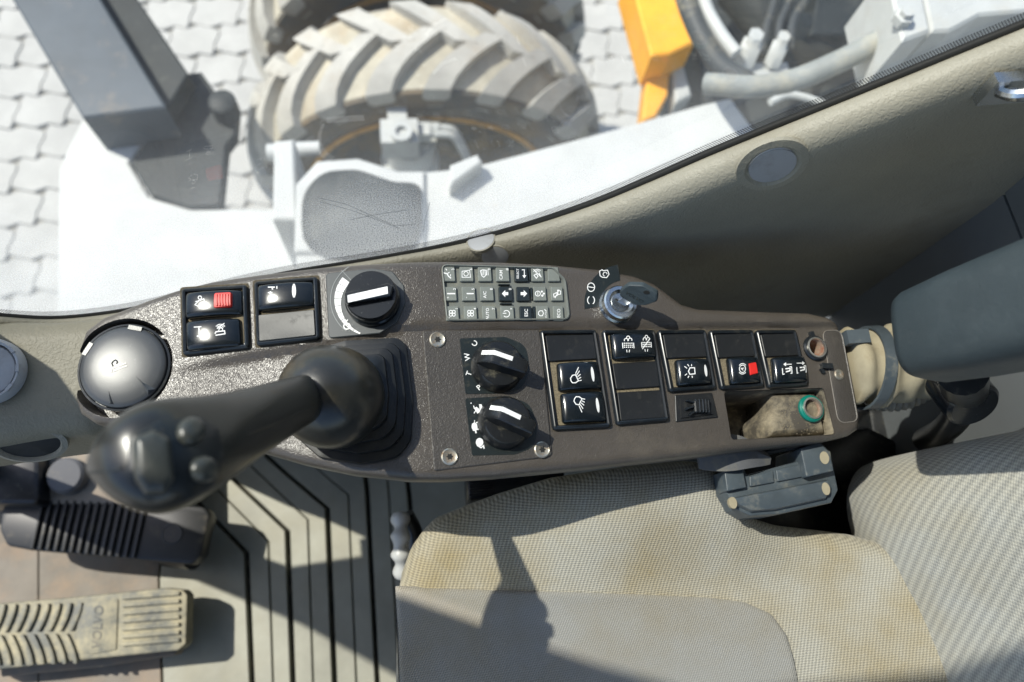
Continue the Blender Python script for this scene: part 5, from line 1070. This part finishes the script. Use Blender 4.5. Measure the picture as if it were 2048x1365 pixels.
# ================================================================== FLOOR, PEDALS, FRONT POD
fl = obj('floor', [(-.95, -.75, 0), (.54, -.75, 0), (.54, .34, 0), (-.95, .34, 0), (-.95, -.75, -.04), (.54, -.75, -.04), (.54, .34, -.04), (-.95, .34, -.04)], [(0, 1, 2, 3), (7, 6, 5, 4), (0, 4, 5, 1), (1, 5, 6, 2), (2, 6, 7, 3), (3, 7, 4, 0)], 'floor_under', smooth=False); tag(fl, kind='structure')
FZ = .012
LN = [([(330, 1500), (318, 1160), (330, 1040), (300, 985)], 1), ([(510, 1500), (493, 1105), (425, 1035), (372, 980)], 5), ([(551, 1500), (537, 1083), (440, 985), (392, 940)], 1.2), ([(591, 1500), (575, 1062), (455, 948), (412, 905)], 5), ([(631, 1500), (616, 1040), (508, 938), (470, 900)], 1.2), ([(675, 1500), (655, 1017), (570, 945), (520, 900)], 5), ([(719, 1500), (697, 990), (655, 955), (595, 900)], 1.2), ([(762, 1500), (735, 985), (728, 930), (722, 890)], 4.5), ([(806, 1500), (778, 985), (772, 930), (768, 890)], 1.2), ([(850, 1500), (820, 1000), (812, 930), (808, 890)], 4.5), ([(1000, 1500), (960, 1000), (955, 930), (950, 880)], 1.2), ([(1300, 1500), (1250, 1000), (1245, 930), (1240, 880)], 1)]
for (a, ga), (b, gb) in zip(LN[:-1], LN[1:]):
    P = [np.array(atz(x + ga, y, FZ)[:2]) for x, y in a] + [np.array(atz(x - gb, y, FZ)[:2]) for x, y in b[::-1]]
    V, F = loft([[(q[0], q[1], z) for q in (inset_poly(P, d) if d else P)] for d, z in ((0, .0005), (0, FZ - .002), (.0012, FZ))]); obj('mat_strip', V, F, 'floor_rubber', fl, smooth=False)
def fplate(pts, z, m, nm='floor_plate'):
    P = [np.array(atz(x, y, z)[:2]) for x, y in pts]; V, F = loft([[(q[0], q[1], zz) for q in (inset_poly(P, d) if d else P)] for d, zz in ((0, .0005), (0, z - .001), (.001, z))]); return obj(nm, V, F, m, fl, smooth=False)
fplate([(78, 1500), (78, 880), (295, 880), (328, 1040), (316, 1160), (326, 1500)], .010, 'floor_plate')
fplate([(-300, 1500), (-300, 880), (76, 880), (76, 1500)], .010, 'floor_plate')
# black ribbed pedal
p1 = thing('travel_pedal', atz(200, 1060, .02), 'black plastic pedal with ribbed tread nearer the console', 'pedal')
PZ = .105
prism2([(12, 1092), (-2, 1060), (2, 1020), (22, 996), (62, 990), (330, 1004), (410, 1014), (421, 1030), (402, 1112), (384, 1130), (60, 1101)], PZ, .03, 'pedal_body', 'pedal_black', p1, .004, .012)
for k in range(14):
    x = 84 + 15.6 * k; P = [(x, 997 + .9 * k), (x + 6, 997 + .9 * k), (x - 18, 1099 + 1.4 * k), (x - 24, 1098 + 1.4 * k)]
    prism2(P, PZ + .005, .006, 'tread_rib', 'pedal_black', p1, .0012, .0008, 2)
V, F = disc_rings([(.0135, -.002), (.0135, .0008), (.0125, .0012), (.0118, .0004)], (atz(345, 1068, PZ), np.array((1., 0, 0)), np.array((0, 1., 0)), np.array((0, 0, 1.))), 28, False, True); obj('bolt_cap', V, F, 'pedal_black', p1)
P = cat_rom([atz(385, 1122, .07), atz(360, 1120, .03), atz(330, 1115, .012)], 4); V, F = tube(P, .012, 10); obj('stem', V, F, 'pedal_black', p1)
# tan rubber-covered pedal
p2 = thing('accelerator_pedal', atz(180, 1260, .02), 'tan worn rubber pedal embossed with a maker name', 'pedal')
QZ = .085
prism2([(-90, 1215), (20, 1205), (130, 1196), (330, 1176), (366, 1180), (375, 1190), (372, 1288), (356, 1302), (160, 1322), (0, 1340), (-90, 1348)], QZ, .028, 'pedal_body', 'pedal_tan', p2, .004, .006)
prism2([(0, 1355), (0, 1322), (360, 1290), (350, 1312), (200, 1335)], .05, .03, 'pedal_base', 'floor_plate', p2, .003)
for k in range(7):
    y = 1189 + 15.6 * k; prism2([(243, y + 3), (358, y - 6), (358, y + 2), (242, y + 11)], QZ + .0045, .006, 'tread_bar', 'pedal_tan', p2, .0012, .001, 2)
prism2([(160, 1216), (172, 1203), (236, 1198), (232, 1300), (180, 1310), (158, 1300), (152, 1262)], QZ + .002, .004, 'worn_pad', 'pedal_tan', p2, .001, .002, 2)
V_, F_ = text2d('VOLVO'); mb = MB(); r = math.radians(86)
vv = [(196 + 26 * (v[0] * math.cos(r) - v[1] * math.sin(r)), 1254 - 26 * (v[0] * math.sin(r) + v[1] * math.cos(r))) for v in V_]
nV = len(vv); tops = [atz(x, y, QZ + .0026) for x, y in vv]; mb.add(tops, F_); mb.build('maker_name', 'pedal_groove', p2, smooth=False)
for row, (ya, yb) in enumerate(((1206, 1262), (1268, 1328))):
    for k in range(9):
        x = 150 - 22 * k
        c1 = [(x + (0 if row else 10) - 20 * (s if row == 0 else (1 - s)) ** 1.6 * (1 if row == 0 else 1), (ya if row == 0 else ya) + (yb - ya) * s + .45 * k) for s in np.linspace(0, 1, 6)]
        poly = [(a - 4.2, b) for a, b in c1] + [(a + 4.2, b) for a, b in c1[::-1]]
        prism2(poly, QZ + .0045, .006, 'chevron_rib', 'pedal_tan', p2, .001, .0008, 1)
# pale seat lever
lv = thing('seat_lever', atz(805, 1090, .25), 'pale grey plastic adjuster lever at the front of the seat', 'lever')
P = cat_rom([atz(800, 1030, .34), atz(802, 1060, .345), atz(800, 1090, .345), atz(803, 1120, .34), atz(806, 1150, .33)], 6); rr = [.0085 + .002 * math.sin(i * .9) for i in range(len(P))]
V, F = tube(P, rr, 16); obj('handle', V, F, 'light_plastic', lv)
P = [atz(812, 1030, .32), atz(830, 1070, .31), atz(826, 1130, .30)]; V, F = tube(cat_rom(P, 4), .009, 12); obj('pivot', V, F, 'frame_black', lv)
# black slotted box under the console
vb = thing('slotted_box', atz(1010, 975, .34), 'black slotted plastic box under the console edge', 'box')
prism2([(932, 945), (1130, 930), (1130, 985), (936, 1001)], .42, .08, 'box_body', 'frame_black', vb, .004, .004)
for k in range(4): prism2([(938, 958 + 10 * k), (986, 954 + 10 * k), (986, 958 + 10 * k), (938, 962 + 10 * k)], .424, .005, 'slat', 'blank_black', vb, .0008, .0006, 1)
# cream front pod with two air outlets
pod = thing('front_pod', atz(60, 780, .30), 'cream moulded corner pod with round air outlets', 'trim pod')
pz = .565
po_ = [atz(x, y, pz)[:2] * 1000 for x, y in [(-170, 655), (-60, 640), (20, 633), (100, 634), (200, 626), (300, 611), (330, 640), (260, 760), (225, 830), (160, 858), (60, 870), (-40, 884), (-170, 905)]]
V, F = column_solid(po_, lambda x, y: 565 + .10 * (y - 200) - .00035 * (y - 190) ** 2, side=58, nx=90, ny=60, edge=22, taper=-2); podb = obj('moulding', np.array(V) / 1000, F, 'pod_cream_shaded', pod, ang=70)
def vent(px, py, z, r, nrm, par):
    n = nz(nrm); a = nz(np.cross((0, 1, 0), n)); b = np.cross(n, a); c = atz(px, py, z); fr = (c, a, b, n)
    V, F = disc_rings([(r * 1.22, -.006), (r * 1.22, .001), (r * 1.12, .004), (r * 1.02, .003), (r, -.003)], fr, 44, False, False); vr = obj('outlet_ring', V, F, 'plug_grey', par)
    V, F = disc_rings([(r * .99, -.006), (r * .99, -.0005), (r * .93, .0015), (r * .5, .003), (.0003, .003)], fr, 40, False, True); obj('outlet_flap', V, F, 'plug_grey', vr)
    for k in range(9):
        t = 2 * math.pi * k / 9; o_ = c + (a * math.cos(t) + b * math.sin(t)) * r * 1.1 + n * .004; A3 = np.array((-a * math.sin(t) + b * math.cos(t), a * math.cos(t) + b * math.sin(t), n)); mb = MB(); mb.add(*box(o_, r * .14, r * .06, .0015, A3)); mb.build('grip_nub', 'plug_grey', vr, smooth=False)
vent(-22, 742, .572, .021, (0, -.08, 1), pod)
c = atz(58, 886, .538); n = nz((0, -.75, .66)); a = np.array((1., 0, 0)); b = np.cross(n, a)
V, F = disc_rings([(.030, -.002), (.030, .002), (.026, .0035), (.023, -.001)], (c, a, b * .62, n), 40, False, False); sr_ = obj('slot_rim', V, F, 'cream_trim', pod)
V, F = disc_rings([(.025, -.0005), (.022, .001), (.0003, .0015)], (c, a, b * .6, n), 40, False, True); obj('slot_disc', V, F, 'seal_black', sr_)
hb_ = thing('heater_box', atz(100, 940, .08), 'dark housing with a round knob below the cream pod', 'housing')
prism2([(-170, 900), (78, 880), (78, 1010), (-170, 1010)], .14, .1, 'housing', 'knob_black', hb_, .006, .008)
prism2([(82, 880), (330, 860), (330, 1010), (82, 1010)], .11, .09, 'panel', 'floor_plate', hb_, .006, .008)
c = atz(143, 955, .11); V, F = disc_rings([(.0235, 0), (.023, .018), (.020, .022), (.0003, .023)], (c, np.array((1., 0, 0)), np.array((0, 1., 0)), np.array((0, 0, 1.))), 36, False, True); obj('round_knob', V, F, 'webbing', hb_)
